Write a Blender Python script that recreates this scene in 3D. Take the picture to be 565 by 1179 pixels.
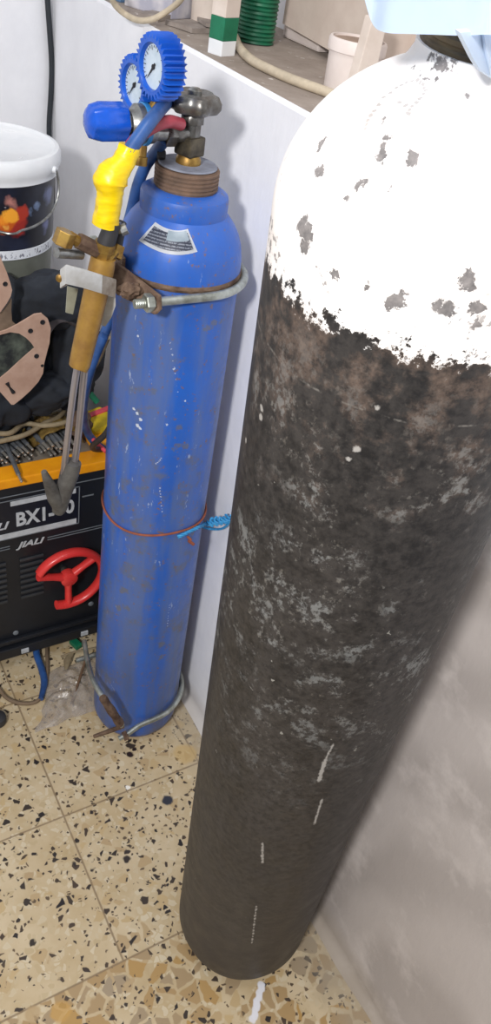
import bpy, bmesh, math, random
from mathutils import Vector, Matrix, noise
from mathutils.bvhtree import BVHTree
from mathutils.geometry import tessellate_polygon
random.seed(7)
PI = math.pi
for o in list(bpy.data.objects): bpy.data.objects.remove(o)
SC = bpy.context.scene
COL = SC.collection

# ------------------------------------------------------------------ camera
F, CX, CY, CH = 937.3, 282.5, 589.5, 1.6
pitch, roll, yaw = 0.6718, 0.1875, 0.6318
fw = Vector((math.sin(yaw)*math.cos(pitch), math.cos(yaw)*math.cos(pitch), -math.sin(pitch)))
r0 = fw.cross(Vector((0, 0, 1))).normalized(); u0 = r0.cross(fw)
rt = r0*math.cos(roll) + u0*math.sin(roll)
up = -r0*math.sin(roll) + u0*math.cos(roll)
CAM = Vector((0, 0, CH))
cd = bpy.data.cameras.new('camera'); co = bpy.data.objects.new('camera', cd); COL.objects.link(co)
co.matrix_world = Matrix.Translation(CAM) @ Matrix((rt, up, -fw)).transposed().to_4x4()
cd.sensor_fit = 'HORIZONTAL'; cd.sensor_width = 36; cd.lens = F*36/565; cd.clip_start = .02
SC.camera = co

# ------------------------------------------------------------------ light
W = bpy.data.worlds.new('world'); SC.world = W; W.use_nodes = True
W.node_tree.nodes['Background'].inputs[0].default_value = (.93, .95, 1, 1)
W.node_tree.nodes['Background'].inputs[1].default_value = .40

def area(name, loc, target, size, power, color=(1, 1, 1)):
    l = bpy.data.lights.new(name, 'AREA'); l.size = size; l.energy = power; l.color = color; l.shape = 'DISK'
    o = bpy.data.objects.new(name, l); COL.objects.link(o); o.location = loc
    o.rotation_euler = (Vector(target)-Vector(loc)).to_track_quat('-Z', 'Y').to_euler()
    return o
area('room_lamp', (-.95, -.45, 2.15), (.5, .9, 1.0), .24, 45, (1, .98, .97))
area('ceiling_lamp', (.15, .35, 2.7), (.3, .6, 0), .5, 9, (1, .98, .96))
SC.view_settings.view_transform = 'Standard'; SC.view_settings.look = 'None'
SC.view_settings.gamma = 1; SC.view_settings.use_curve_mapping = False
SC.view_settings.exposure = 0.06

# ------------------------------------------------------------------ pixel helpers (real points on real planes)
def ray(x, y): return (rt*((x-CX)/F) - up*((y-CY)/F) + fw)
def atY(x, y, Y): d = ray(x, y); return CAM + d*(Y/d.y)
def atX(x, y, X): d = ray(x, y); return CAM + d*(X/d.x)
def atZ(x, y, Z): d = ray(x, y); return CAM + d*((Z-CH)/d.z)

# ------------------------------------------------------------------ object helpers
def props(o, label=None, cat=None, group=None, kind=None):
    if label: o['label'] = label
    if cat: o['category'] = cat
    if group: o['group'] = group
    if kind: o['kind'] = kind
    return o
def thing(name, label, cat, loc=(0, 0, 0), group=None, rot=None):
    o = bpy.data.objects.new(name, None); COL.objects.link(o); o.location = loc; o.empty_display_size = .05
    if rot is not None: o.rotation_euler = rot
    return props(o, label, cat, group)
def mw(o):
    m = o.matrix_basis.copy(); p = o.parent
    while p: m = p.matrix_basis @ m; p = p.parent
    return m
def obj(name, bm, mat, parent=None, smooth=True, label=None, local=False, bevel=0, origin=None):
    """link one bmesh as ONE mesh object; coordinates are world unless local"""
    bmesh.ops.recalc_face_normals(bm, faces=bm.faces)
    if bevel:
        es = [e for e in bm.edges if len(e.link_faces) == 2 and e.calc_face_angle(0) > .6]
        bmesh.ops.bevel(bm, geom=es, offset=bevel, segments=2, affect='EDGES', profile=.6)
    if parent is not None and not local: bm.transform(mw(parent).inverted())
    if parent is None and origin is None and not local:
        c = [v.co for v in bm.verts]
        origin = Vector(((min(v.x for v in c)+max(v.x for v in c))/2, (min(v.y for v in c)+max(v.y for v in c))/2, min(v.z for v in c)))
    if origin is not None: bm.transform(Matrix.Translation(-Vector(origin)))
    me = bpy.data.meshes.new(name); bm.to_mesh(me); bm.free()
    for m in (mat if isinstance(mat, (list, tuple)) else [mat]): me.materials.append(m)
    if smooth:
        me.polygons.foreach_set('use_smooth', [True]*len(me.polygons))
        try: me.set_sharp_from_angle(angle=math.radians(38))
        except Exception: pass
    o = bpy.data.objects.new(name, me); COL.objects.link(o)
    if parent is not None: o.parent = parent
    if origin is not None: o.location = origin
    if label: o['label'] = label
    return o
def join(*bms):
    t = bmesh.new()
    for b in bms:
        me = bpy.data.meshes.new('t'); b.to_mesh(me); b.free(); t.from_mesh(me); bpy.data.meshes.remove(me)
    return t
def loft(rings, cap=True, closed=False, bm=None, slot=None):
    bm = bm or bmesh.new(); R = [[bm.verts.new(p) for p in r] for r in rings]; n = len(R[0])
    rng = range(len(R)) if closed else range(len(R)-1)
    for i in rng:
        a, b = R[i], R[(i+1) % len(R)]
        for j in range(n):
            k = (j+1) % n; f = bm.faces.new((a[j], a[k], b[k], b[j]))
            if slot is not None: f.material_index = slot(i)
    if cap and not closed:
        bm.faces.new(list(reversed(R[0]))); bm.faces.new(R[-1])
    return bm
def frame(d):
    d = Vector(d).normalized(); a = Vector((0, 0, 1)) if abs(d.z) < .9 else Vector((1, 0, 0))
    x = a.cross(d).normalized(); y = d.cross(x); return x, y, d
def lathe(prof, base=(0, 0, 0), axis=(0, 0, 1), n=64, rfun=None):
    """prof: (radius, height) list"""
    x, y, d = frame(axis); b = Vector(base); R = []
    for i, (r, h) in enumerate(prof):
        ring = []
        for k in range(n):
            t = 2*PI*k/n; rr = r*(rfun(t, i) if rfun else 1)
            ring.append(b + d*h + x*(rr*math.cos(t)) + y*(rr*math.sin(t)))
        R.append(ring)
    return loft(R)
def cr(pts, n=8):
    pts = [Vector(p) for p in pts]; P = [2*pts[0]-pts[1]] + pts + [2*pts[-1]-pts[-2]]; out = []
    for i in range(1, len(P)-2):
        a, b, c, d = P[i-1:i+3]
        for k in range(n):
            t = k/n
            out.append(.5*((2*b)+(c-a)*t+(2*a-5*b+4*c-d)*t*t+(3*b-a-3*c+d)*t**3))
    out.append(pts[-1]); return out
def tube(pts, r, seg=12, n=8, smooth=True, flat=1, wob=0):
    N = len(pts); P = cr(pts, n) if smooth and N > 2 else [Vector(p) for p in pts]
    rl = r if isinstance(r, (list, tuple)) else [r]*N
    def rad(i):
        t = i/(len(P)-1)*(N-1); k = min(int(t), N-2); return rl[k]+(rl[k+1]-rl[k])*(t-k)
    rings = []; px = None
    for i, p in enumerate(P):
        d = (P[min(i+1, len(P)-1)]-P[max(i-1, 0)]).normalized()
        if px is None: x, y, _ = frame(d)
        else: x = (px-d*px.dot(d)).normalized(); y = d.cross(x)
        px = x; rr = rad(i)*(1+wob*noise.noise(p*60))
        rings.append([p + x*(rr*math.cos(2*PI*k/seg)) + y*(rr*flat*math.sin(2*PI*k/seg)) for k in range(seg)])
    return loft(rings)
def box(c, s, rot=0, axes=None):
    bm = bmesh.new(); bmesh.ops.create_cube(bm, size=1)
    M = Matrix.Translation(Vector(c)) @ (axes.to_4x4() if axes else Matrix.Rotation(rot, 4, 'Z')) @ Matrix.Diagonal((*s, 1))
    bm.transform(M); return bm
def prism(poly, ext):
    """solid plate: polygon of 3-D points extruded by vector ext"""
    bm = bmesh.new(); ext = Vector(ext)
    a = [bm.verts.new(p) for p in poly]; b = [bm.verts.new(Vector(p)+ext) for p in poly]; n = len(a)
    bm.faces.new(a); bm.faces.new(list(reversed(b)))
    for i in range(n): j = (i+1) % n; bm.faces.new((a[j], a[i], b[i], b[j]))
    return bm
def hexprism(base, axis, r, h, n=6): return lathe([(r*.9, 0), (r, h*.12), (r, h*.88), (r*.9, h)], base, axis, n)
def text_bm(s, size, ext=.0006, shear=0, sx=1):
    cu = bpy.data.curves.new('t', 'FONT'); cu.body = s; cu.size = size; cu.extrude = ext; cu.shear = shear; cu.align_x = 'LEFT'
    cu.resolution_u = 3; cu.offset = size*.03
    o = bpy.data.objects.new('t', cu); COL.objects.link(o)
    me = bpy.data.meshes.new_from_object(o.evaluated_get(bpy.context.evaluated_depsgraph_get()))
    bm = bmesh.new(); bm.from_mesh(me); bpy.data.objects.remove(o); bpy.data.curves.remove(cu); bpy.data.meshes.remove(me)
    bm.transform(Matrix.Diagonal((sx, 1, 1, 1))); return bm

# ------------------------------------------------------------------ materials
class N:
    def __init__(s, name):
        s.m = bpy.data.materials.new(name); s.m.use_nodes = True; s.t = s.m.node_tree; s.b = s.t.nodes['Principled BSDF']
    def new(s, k, **kw):
        n = s.t.nodes.new(k)
        for a, v in kw.items(): setattr(n, a, v)
        return n
    def put(s, sock, v):
        if hasattr(v, 'is_output'): s.t.links.new(v, sock)
        elif isinstance(v, (tuple, list)) and len(v) == 3 and sock.type == 'RGBA': sock.default_value = (*v, 1)
        else: sock.default_value = v
    def obj(s): return s.new('ShaderNodeTexCoord').outputs['Object']
    def pos(s): return s.new('ShaderNodeNewGeometry').outputs['Position']
    def math(s, op, a, b=0, c=None, clamp=False):
        n = s.new('ShaderNodeMath', operation=op, use_clamp=clamp); s.put(n.inputs[0], a); s.put(n.inputs[1], b)
        if c is not None: s.put(n.inputs[2], c)
        return n.outputs[0]
    def vm(s, op, a, b):
        n = s.new('ShaderNodeVectorMath', operation=op); s.put(n.inputs[0], a)
        if op == 'SCALE': s.put(n.inputs['Scale'], b)
        else: s.put(n.inputs[1], b)
        return n.outputs['Value' if op in ('DISTANCE', 'LENGTH', 'DOT_PRODUCT') else 'Vector']
    def noise(s, vec, scale, detail=3, rough=.55, out='Fac', stretch=None):
        if stretch: vec = s.vm('MULTIPLY', vec, stretch)
        n = s.new('ShaderNodeTexNoise'); s.put(n.inputs['Vector'], vec); n.inputs['Scale'].default_value = scale
        n.inputs['Detail'].default_value = detail; n.inputs['Roughness'].default_value = rough; return n.outputs[out]
    def vor(s, vec, scale, feature='F1', out='Distance', rnd=1):
        n = s.new('ShaderNodeTexVoronoi', feature=feature); s.put(n.inputs['Vector'], vec); n.inputs['Scale'].default_value = scale
        n.inputs['Randomness'].default_value = rnd; return n.outputs[out]
    def step(s, v, a, b, lo=0, hi=1):
        n = s.new('ShaderNodeMapRange'); s.put(n.inputs[0], v); n.inputs[1].default_value = a; n.inputs[2].default_value = b
        n.inputs[3].default_value = lo; n.inputs[4].default_value = hi; return n.outputs[0]
    def mix(s, f, a, b):
        n = s.new('ShaderNodeMix', data_type='RGBA'); s.put(n.inputs[0], f); s.put(n.inputs[6], a); s.put(n.inputs[7], b); return n.outputs[2]
    def xyz(s, v):
        n = s.new('ShaderNodeSeparateXYZ'); s.put(n.inputs[0], v); return n.outputs
    def bump(s, h, strength=.3, dist=.002):
        n = s.new('ShaderNodeBump'); n.inputs['Strength'].default_value = strength; n.inputs['Distance'].default_value = dist
        s.put(n.inputs['Height'], h); s.put(s.b.inputs['Normal'], n.outputs[0])
    def set(s, **k):
        for a, v in k.items(): s.put(s.b.inputs[{'col': 'Base Color', 'rough': 'Roughness', 'metal': 'Metallic', 'spec': 'Specular IOR Level', 'coat': 'Coat Weight', 'alpha': 'Alpha', 'trans': 'Transmission Weight'}[a]], v)
        return s.m
def lin(r, g, b): return tuple(((c/255+.055)/1.055)**2.4 if c > 10 else c/255/12.92 for c in (r, g, b))
def pmat(name, c, rough=.5, metal=0, c2=None, scale=40, amt=.5, bump=0, stretch=None, spec=.5):
    n = N(name); v = n.obj(); f = n.noise(v, scale, 4, .6, stretch=stretch)
    c = lin(*c); c2 = lin(*c2) if c2 else tuple(x*.72 for x in c)
    n.set(col=n.mix(n.step(f, .5-amt*.35, .5+amt*.35), c2, c), rough=n.step(f, .3, .7, min(1, rough+.08), max(0, rough-.08)), metal=metal, spec=spec)
    if bump: n.bump(f, bump, .001)
    return n.m
M = {}
M['bluepl'] = pmat('blue_plastic', (25, 92, 200), .35, amt=1)
M['knobpl'] = pmat('blue_knob_plastic', (20, 88, 205), .25)
M['dial'] = pmat('dial_face', (205, 218, 228), .2, c2=(180, 198, 210), scale=60)
M['ink'] = pmat('black_ink', (30, 30, 34), .6)
M['tubesteel'] = pmat('tube_steel', (176, 170, 172), .35, .75, c2=(140, 132, 130), scale=6)
M['steel'] = pmat('dull_steel', (175, 178, 178), .38, .85, c2=(120, 118, 112), scale=70)
M['galv'] = pmat('galvanised_rod', (190, 196, 190), .42, .75, c2=(140, 142, 132), scale=50)
M['dsteel'] = pmat('dark_iron', (122, 122, 120), .34, .65, c2=(76, 70, 64), scale=60, bump=.2)
M['brass'] = pmat('old_brass', (172, 140, 72), .42, .7, c2=(120, 90, 45), scale=60, bump=.15)
M['handle'] = pmat('ochre_handle', (165, 128, 58), .5, .2, c2=(135, 100, 48), scale=35, bump=.1)
M['rust'] = pmat('rusty_iron', (120, 98, 80), .8, .2, c2=(72, 52, 42), scale=55, bump=.6)
M['redw'] = pmat('red_rusty_wire', (150, 82, 58), .7, 0, scale=70)
M['yellow'] = pmat('yellow_tape', (250, 218, 12), .38, c2=(225, 186, 5), scale=25, bump=.5, stretch=(1, 1, 5))
M['bhose'] = pmat('blue_hose_rubber', (50, 92, 156), .45, c2=(36, 64, 112), scale=30)
M['rhose'] = pmat('red_hose_rubber', (175, 62, 78), .45)
M['rubber'] = pmat('black_rubber', (52, 52, 55), .6)
M['white'] = pmat('white_plastic', (238, 240, 242), .35, c2=(222, 226, 230), scale=12)
M['whitemetal'] = pmat('pale_sheet_metal', (205, 208, 210), .5, .2, c2=(170, 168, 164), scale=30)
M['bucketlow'] = pmat('olive_bucket_plastic', (112, 115, 105), .45, c2=(85, 88, 82), scale=9)
M['cable'] = pmat('black_cable', (38, 44, 50), .5)
M['cream'] = pmat('cream_cable', (206, 192, 168), .55)
M['tancable'] = pmat('tan_cable', (150, 136, 108), .7, c2=(120, 104, 80))
M['canvas'] = pmat('black_canvas', (38, 44, 54), .85, c2=(26, 29, 34), scale=14, bump=.3)
M['leather'] = pmat('tan_leather', (186, 156, 138), .75, c2=(166, 134, 116), scale=26, bump=.15)
M['dleather'] = pmat('dark_tan_leather', (128, 108, 90), .8, c2=(100, 84, 70))
M['camo'] = pmat('grey_green_camouflage', (84, 92, 82), .8, c2=(26, 30, 32), scale=28, amt=.35)
M['mblack'] = pmat('black_enamel', (27, 30, 36), .42, c2=(20, 22, 27), scale=9)
M['mdark'] = pmat('dark_louvre', (12, 12, 14), .6)
M['mgrey'] = pmat('grey_print', (120, 126, 132), .5)
M['silver'] = pmat('silver_print', (196, 200, 204), .45)
M['orange'] = pmat('orange_enamel', (243, 165, 20), .42, c2=(222, 140, 12), scale=18)
M['dust'] = pmat('dusty_tray', (128, 120, 108), .85, c2=(98, 88, 78), scale=22)
M['redpl'] = pmat('red_plastic', (222, 62, 58), .3, c2=(200, 46, 46), scale=8)
M['rod'] = pmat('grey_flux_coating', (104, 108, 112), .6, .2, c2=(74, 76, 80))
M['rodtip'] = pmat('bare_rod_steel', (190, 186, 178), .35, .7)
M['goldfoil'] = pmat('crumpled_gold_paper', (196, 166, 96), .5, .2, c2=(120, 92, 50), scale=50, bump=.6)
M['green'] = pmat('green_paint', (20, 118, 84), .5)
M['greenw'] = pmat('green_wire', (22, 112, 78), .45, c2=(12, 78, 56), scale=30)
M['paleboard'] = pmat('pale_board', (208, 194, 182), .8, c2=(196, 180, 168), scale=20)
M['pinktub'] = pmat('off_white_tub', (230, 220, 214), .5, c2=(216, 204, 198), scale=12)
M['brownlid'] = pmat('tub_lid_dust', (172, 150, 134), .8, c2=(150, 128, 112), scale=22)
M['palewood'] = pmat('pale_stick_paint', (224, 212, 202), .7, c2=(206, 192, 180), scale=16)
M['cloth'] = pmat('light_blue_cloth', (212, 226, 243), .9, c2=(202, 218, 238), scale=9, bump=.05)
M['olive'] = pmat('olive_brown_iron', (112, 96, 70), .6, .2, c2=(66, 56, 44), scale=40, bump=.4, stretch=(1, 1, 3))
M['rope'] = pmat('blue_twine', (64, 160, 212), .6, c2=(40, 128, 190), scale=90, bump=.3)
M['card'] = pmat('grey_cardboard_scrap', (168, 158, 150), .85, c2=(134, 124, 118), scale=22)
M['brownpl'] = pmat('brown_wood_stick', (110, 84, 62), .8)
M['yellowcloth'] = pmat('yellow_cloth', (226, 196, 30), .7)
M['pink'] = pmat('pink_stripe', (232, 84, 100), .6)
M['darkbox'] = pmat('dark_cardboard', (70, 66, 62), .85)

def clear_plastic():
    n = N('dirty_clear_plastic'); v = n.obj(); f = n.noise(v, 60, 3)
    n.set(col=lin(190, 180, 170), rough=.25, alpha=n.step(f, .35, .7, .22, .5), spec=.7); n.bump(f, .6, .003); return n.m
M['clear'] = clear_plastic()

def plaster():
    n = N('white_plaster'); v = n.pos()
    f = n.noise(v, 5, 5, .6); g = n.noise(v, 40, 3, .6, stretch=(1, 1, .5)); x, y, z = n.xyz(v)
    white = n.mix(n.step(f, .35, .7), lin(240, 241, 245), lin(226, 227, 232))
    # greyer, swirled plaster tone low on the near stretch of the wall
    e = n.math('ADD', y, n.math('MULTIPLY', n.math('SUBTRACT', n.noise(v, 4, 4), .5), .22))
    near = n.step(e, .72, .50)
    low = n.step(n.math('ADD', z, n.math('MULTIPLY', n.math('SUBTRACT', f, .5), .3)), 1.15, .95)
    wv = n.new('ShaderNodeTexWave'); wv.wave_type = 'RINGS'; wv.inputs['Scale'].default_value = 2.2; wv.inputs['Distortion'].default_value = 9; wv.inputs['Detail'].default_value = 3
    n.put(wv.inputs['Vector'], n.vm('MULTIPLY', v, (1, 1, .8)))
    grey_plaster = n.mix(n.step(wv.outputs['Fac'], .1, .9), lin(170, 162, 157), lin(184, 176, 171))
    grey_plaster = n.mix(n.step(n.noise(v, 9, 5, .65), .52, .72), grey_plaster, lin(200, 192, 187))
    c = n.mix(n.math('MULTIPLY', near, low), white, grey_plaster)
    dirt = n.math('MULTIPLY', n.step(n.math('ADD', z, n.math('MULTIPLY', f, .06)), .10, .02), .65)
    c = n.mix(dirt, c, lin(150, 135, 112))
    n.set(col=c, rough=.75); n.bump(n.math('ADD', n.math('MULTIPLY', g, .5), n.math('ADD', f, n.math('MULTIPLY', wv.outputs['Fac'], .15))), .35, .006); return n.m
M['plaster'] = plaster()
def ledge_mat():
    n = N('cement_ledge'); v = n.pos(); f = n.noise(v, 14, 5, .65)
    c = n.mix(n.step(f, .35, .65), lin(140, 128, 118), lin(166, 154, 144))
    c = n.mix(n.step(n.noise(v, 45, 3, .6), .64, .72), c, lin(214, 208, 202)); n.set(col=c, rough=.9); n.bump(f, .3, .004); return n.m
M['ledge'] = ledge_mat()

def terrazzo():
    n = N('terrazzo_tiles'); v = n.pos(); x, y, z = n.xyz(v)
    T, X0, Y0 = .3168, .325, .8735
    w = n.vm('ADD', v, n.vm('SCALE', n.vm('SUBTRACT', n.noise(v, 40, 2, out='Color'), (.5, .5, .5)), .012))
    cloud = n.noise(v, 9, 4, .6)
    base = n.mix(n.step(cloud, .35, .68), lin(202, 184, 152), lin(182, 160, 122))
    def chips(scale, lo, hi, keep, cols, base, off, dens=None):
        vv = n.vm('ADD', w, off)
        d = n.vor(vv, scale, 'DISTANCE_TO_EDGE'); cl = n.vor(vv, scale, 'F1', 'Color'); cx = n.xyz(cl)
        ok = n.math('LESS_THAN', cx[0], keep)
        if dens is not None: ok = n.math('MULTIPLY', ok, dens)
        m = n.math('MULTIPLY', n.step(d, lo, hi), ok)
        return n.mix(m, base, n.mix(cx[1], cols[0], cols[1]))
    near = n.math('LESS_THAN', y, Y0-T)                      # the nearest row is another, coarser terrazzo
    far = n.math('SUBTRACT', 1, near)
    base = chips(85, .05, .10, .5, (lin(206, 192, 164), lin(186, 166, 130)), base, (0, 0, 0))
    base = chips(42, .07, .13, .2, (lin(192, 168, 126), lin(176, 152, 116)), base, (3, 1, 0))
    base = chips(30, .06, .10, .75, (lin(176, 140, 82), lin(158, 142, 118)), base, (9, 4, 0), near)
    base = chips(150, .10, .2, .12, (lin(62, 54, 48), lin(110, 92, 72)), base, (1, 7, 0))
    base = chips(85, .12, .20, .14, (lin(44, 40, 40), lin(80, 66, 54)), base, (5, 2, 0))
    base = chips(54, .16, .24, .07, (lin(36, 33, 36), lin(66, 56, 48)), base, (2, 8, 0), far)
    def joint(c, o):
        f = n.math('FRACT', n.math('ADD', n.math('DIVIDE', n.math('SUBTRACT', c, o), T), 20.5))
        return n.math('ABSOLUTE', n.math('SUBTRACT', f, .5))
    wob = n.math('MULTIPLY', n.math('SUBTRACT', n.noise(v, 60, 3), .5), .004)
    j = n.math('ADD', n.math('MINIMUM', n.math('ADD', joint(x, X0), near), joint(y, Y0)), wob)
    base = n.mix(n.step(j, .003, .0085, .85, 0), base, lin(132, 112, 86))
    dirt = n.step(n.math('ADD', x, n.math('MULTIPLY', n.noise(v, 18, 4), .12)), .66, .76)
    base = n.mix(n.math('MULTIPLY', dirt, .75), base, lin(160, 150, 134))
    def blob(p, r, col, base, amt=1):
        d = n.vm('DISTANCE', w, p); return n.mix(n.math('MULTIPLY', n.step(d, r, r*.7), amt), base, col)
    for px, r, c, a in (((150, 868), .0095, lin(40, 26, 26), 1), ((155, 862), .006, lin(40, 26, 26), 1), ((193, 921), .014, lin(52, 54, 64), 1), ((147, 907), .006, lin(240, 236, 226), 1),
                     ((213, 868), .03, lin(196, 164, 104), .6), ((70, 1165), .02, lin(190, 150, 84), .8), ((38, 1168), .016, lin(176, 150, 110), .8), ((146, 989), .009, lin(56, 48, 44), 1)):
        base = blob(atZ(*px, 0), r, c, base, a)
    for t in range(13):
        base = blob(atZ(301-t*.8+(t%3)*.8, 1133+t*3.4, 0), .0078, lin(226, 226, 232), base, .9)
    n.set(col=base, rough=n.step(cloud, .3, .7, .32, .5), spec=.4); return n.m
M['terrazzo'] = terrazzo()

# ------------------------------------------------------------------ structure
WX, LEDGE, WY = .70, 1.34, 2.02
obj('floor', box((.1, .6, -.02), (3.4, 3.2, .04)), M['terrazzo'], smooth=False)['kind'] = 'structure'
def wall_right():
    pts = [(WX, 0), (1.35, 0), (1.35, 2.6), (1.02, 2.6), (1.02, LEDGE), (WX+.006, LEDGE), (WX, LEDGE-.006)]
    n = 40; ys = [-.9+(WY+.9)*i/n for i in range(n+1)]
    bm = loft([[Vector((px+(.0025*noise.noise(Vector((i*.9, 3, 0))) if k in (5, 6) else 0), y, pz)) for k, (px, pz) in enumerate(pts)] for i, y in enumerate(ys)])
    for f in bm.faces:
        c = f.calc_center_median()
        if abs(c.z-LEDGE) < .02 and c.x > WX+.004 and c.x < 1.03: f.material_index = 1
    return bm
obj('wall_right', wall_right(), [M['plaster'], M['ledge']], smooth=False)['kind'] = 'structure'
obj('wall_back', box((-.1, WY+.05, 1.3), (3.0, .1, 2.6)), M['plaster'], smooth=False)['kind'] = 'structure'
# plaster cove where wall meets floor
def cove():
    rings = []
    for i in range(60):
        y = -.6+2.6*i/59; a = .022+.010*noise.noise(Vector((y*6, 0, 0))); q = [Vector((WX+.01, y, -.004))]
        for k in range(7):
            t = k/6*PI/2; q.append(Vector((WX-a+a*math.sin(t), y, a-a*math.cos(t))) if k else Vector((WX-a, y, -.001)))
        q.append(Vector((WX+.01, y, a))); rings.append(q)
    return loft(rings)
obj('baseboard_right', cove(), M['plaster'])['kind'] = 'structure'

# ------------------------------------------------------------------ tall black cylinder
BP = Vector((.556, .527, 0)); BD = Vector((-.089, -.0745, 1)).normalized()
brot = Vector((0, 0, 1)).rotation_difference(BD).to_euler()
R = .1205
bt = thing('gas_cylinder', 'tall black gas cylinder with a chipped white painted dome, nearest and largest', 'gas cylinder', BP, rot=brot)
bprof = [(.02, .012), (.06, .006), (.085, .010), (.104, .022), (.115, .040), (R, .065)] + [(R, z/20*1.36+.07) for z in range(1, 20)] + [(R, 1.43)]
DH = .106
for i in range(1, 17):
    t = i/16*math.radians(72); bprof.append((R*math.cos(t)**1.02, 1.43+DH*math.sin(t)))
bprof[-2:] = [(.050, 1.529), (.0465, 1.536), (.0465, 1.541)]
BMX = Matrix.Translation(BP) @ brot.to_matrix().to_4x4(); BI = BMX.inverted()
body = lathe(bprof, n=96); BV = BVHTree.FromBMesh(body)
def bhit(px, py):
    o = BI @ CAM; d = (BI.to_3x3() @ ray(px, py)).normalized(); h = BV.ray_cast(o, d); return h[0]
def blobs(n, vec, lst):
    acc = None
    for p, r in lst:
        if p is None: continue
        m = n.math('SUBTRACT', r, n.vm('DISTANCE', vec, p)); acc = m if acc is None else n.math('MAXIMUM', acc, m)
    return acc
def black_mat():
    n = N('worn_black_and_white_paint'); v = n.obj(); x, y, z = n.xyz(v)
    big = n.noise(v, 7, 5, .65); mid = n.noise(v, 28, 5, .65); fine = n.noise(v, 110, 4, .7)
    st = n.noise(v, 26, 4, .6, stretch=(1, 1, .18))
    c = n.mix(n.step(n.math('ADD', n.math('MULTIPLY', big, .6), n.math('MULTIPLY', mid, .4)), .4, .62), lin(25, 25, 27), lin(46, 43, 42))
    c = n.mix(n.step(st, .45, .7, 0, .6), c, lin(58, 55, 54))
    c = n.mix(n.step(fine, .40, .66, 0, .4), c, lin(74, 70, 67)); c = n.mix(n.step(fine, .48, .34, 0, .5), c, lin(22, 22, 24))
    # rusty brown bare patches, mostly under the white dome
    hi = n.step(z, 1.15, 1.42, .0, .95)
    rust = n.math('MULTIPLY', n.step(n.math('ADD', mid, n.math('MULTIPLY', hi, .12)), .55, .66), n.step(hi, .1, .8))
    c = n.mix(n.math('MULTIPLY', rust, .7), c, n.mix(n.step(fine, .35, .65), lin(54, 46, 42), lin(112, 94, 82)))
    # pale scuffs in the middle band
    band = n.math('MULTIPLY', n.step(z, .72, 1.02), n.step(z, 1.39, 1.28))
    ff = n.noise(v, 150, 4, .75, stretch=(1, 1, .8))
    sc = n.math('MULTIPLY', n.step(n.math('ADD', n.math('MULTIPLY', ff, .6), n.math('MULTIPLY', mid, .5)), .575, .64), n.math('MULTIPLY', band, n.step(big, .38, .56)))
    c = n.mix(n.math('MULTIPLY', sc, .45), c, n.mix(n.step(mid, .45, .6), lin(128, 122, 112), lin(150, 152, 150)))
    sp = n.math('MULTIPLY', n.math('LESS_THAN', n.vor(n.vm('ADD', v, n.vm('SCALE', n.noise(v, 90, 2, out='Color'), .02)), 40), .07), n.step(n.noise(v, 6, 2), .54, .62))
    c = n.mix(n.math('MULTIPLY', sp, .6), c, lin(170, 168, 160))
    # dusty foot
    c = n.mix(n.math('MULTIPLY', n.step(z, .75, .1), n.step(st, .2, .7, .35, .8)), c, lin(66, 62, 59))
    wv = n.vm('ADD', v, n.vm('SCALE', n.vm('SUBTRACT', n.noise(v, 120, 4, .7, out='Color'), (.5, .5, .5)), .017))
    marks = []; streaks = []
    for seg in (((383, 858), (376, 872), .0016), ((374, 876), (368, 896), .0032), ((370, 922), (362, 948), .002), ((302, 972), (302, 992), .0022), ((295, 1044), (290, 1085), .002)):
        (x0, y0), (x1, y1), r = seg
        m_ = 12 if y1-y0 > 20 else 6
        for k in range(m_+1): streaks.append((bhit(x0+(x1-x0)*k/m_, y0+(y1-y0)*k/m_), r*(.55+.45*abs(math.sin(k*1.9+x0)))))
    marks += [(bhit(401, 529), .0022), (bhit(410, 517), .0028), (bhit(434, 469), .002), (bhit(283, 507), .0025), (bhit(301, 470), .003), (bhit(300, 480), .003)]
    wf = n.vm('ADD', v, n.vm('SCALE', n.vm('SUBTRACT', n.noise(v, 260, 2, .6, out='Color'), (.5, .5, .5)), .004))
    c = n.mix(n.math('MULTIPLY', n.step(blobs(n, wf, marks), -.0005, .0008), .75), c, lin(178, 174, 168))
    sv = n.vm('MULTIPLY', wf, (1, 1, .28)); sl = [(q_*1 if q_ is None else Vector((q_.x, q_.y, q_.z*.28)), r_*.8) for q_, r_ in streaks if q_ is not None]
    c = n.mix(n.math('MULTIPLY', n.step(blobs(n, sv, sl), -.0006, .0006), .7), c, lin(176, 172, 166))
    # scratch rings
    for zz in (1.302, ):
        dz = n.math('ABSOLUTE', n.math('SUBTRACT', n.math('ADD', z, n.math('MULTIPLY', n.noise(v, 9, 2), .012)), zz+.044))
        c = n.mix(n.math('MULTIPLY', n.step(dz, .0012, .0004), n.step(n.noise(v, 60, 3, .7), .5, .6, 0, .7)), c, lin(120, 116, 110))
    # white dome with a ragged lower edge
    e = n.math('ADD', z, n.math('ADD', n.math('MULTIPLY', n.math('SUBTRACT', mid, .5), .05), n.math('MULTIPLY', n.math('SUBTRACT', fine, .5), .06)))
    wm = n.step(e, 1.392, 1.396)
    flake = n.math('MULTIPLY', n.step(n.math('ADD', n.math('MULTIPLY', mid, .5), n.math('MULTIPLY', fine, .5)), .575, .60), n.step(z, 1.47, 1.405, 0, 1))
    CK = .8
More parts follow.
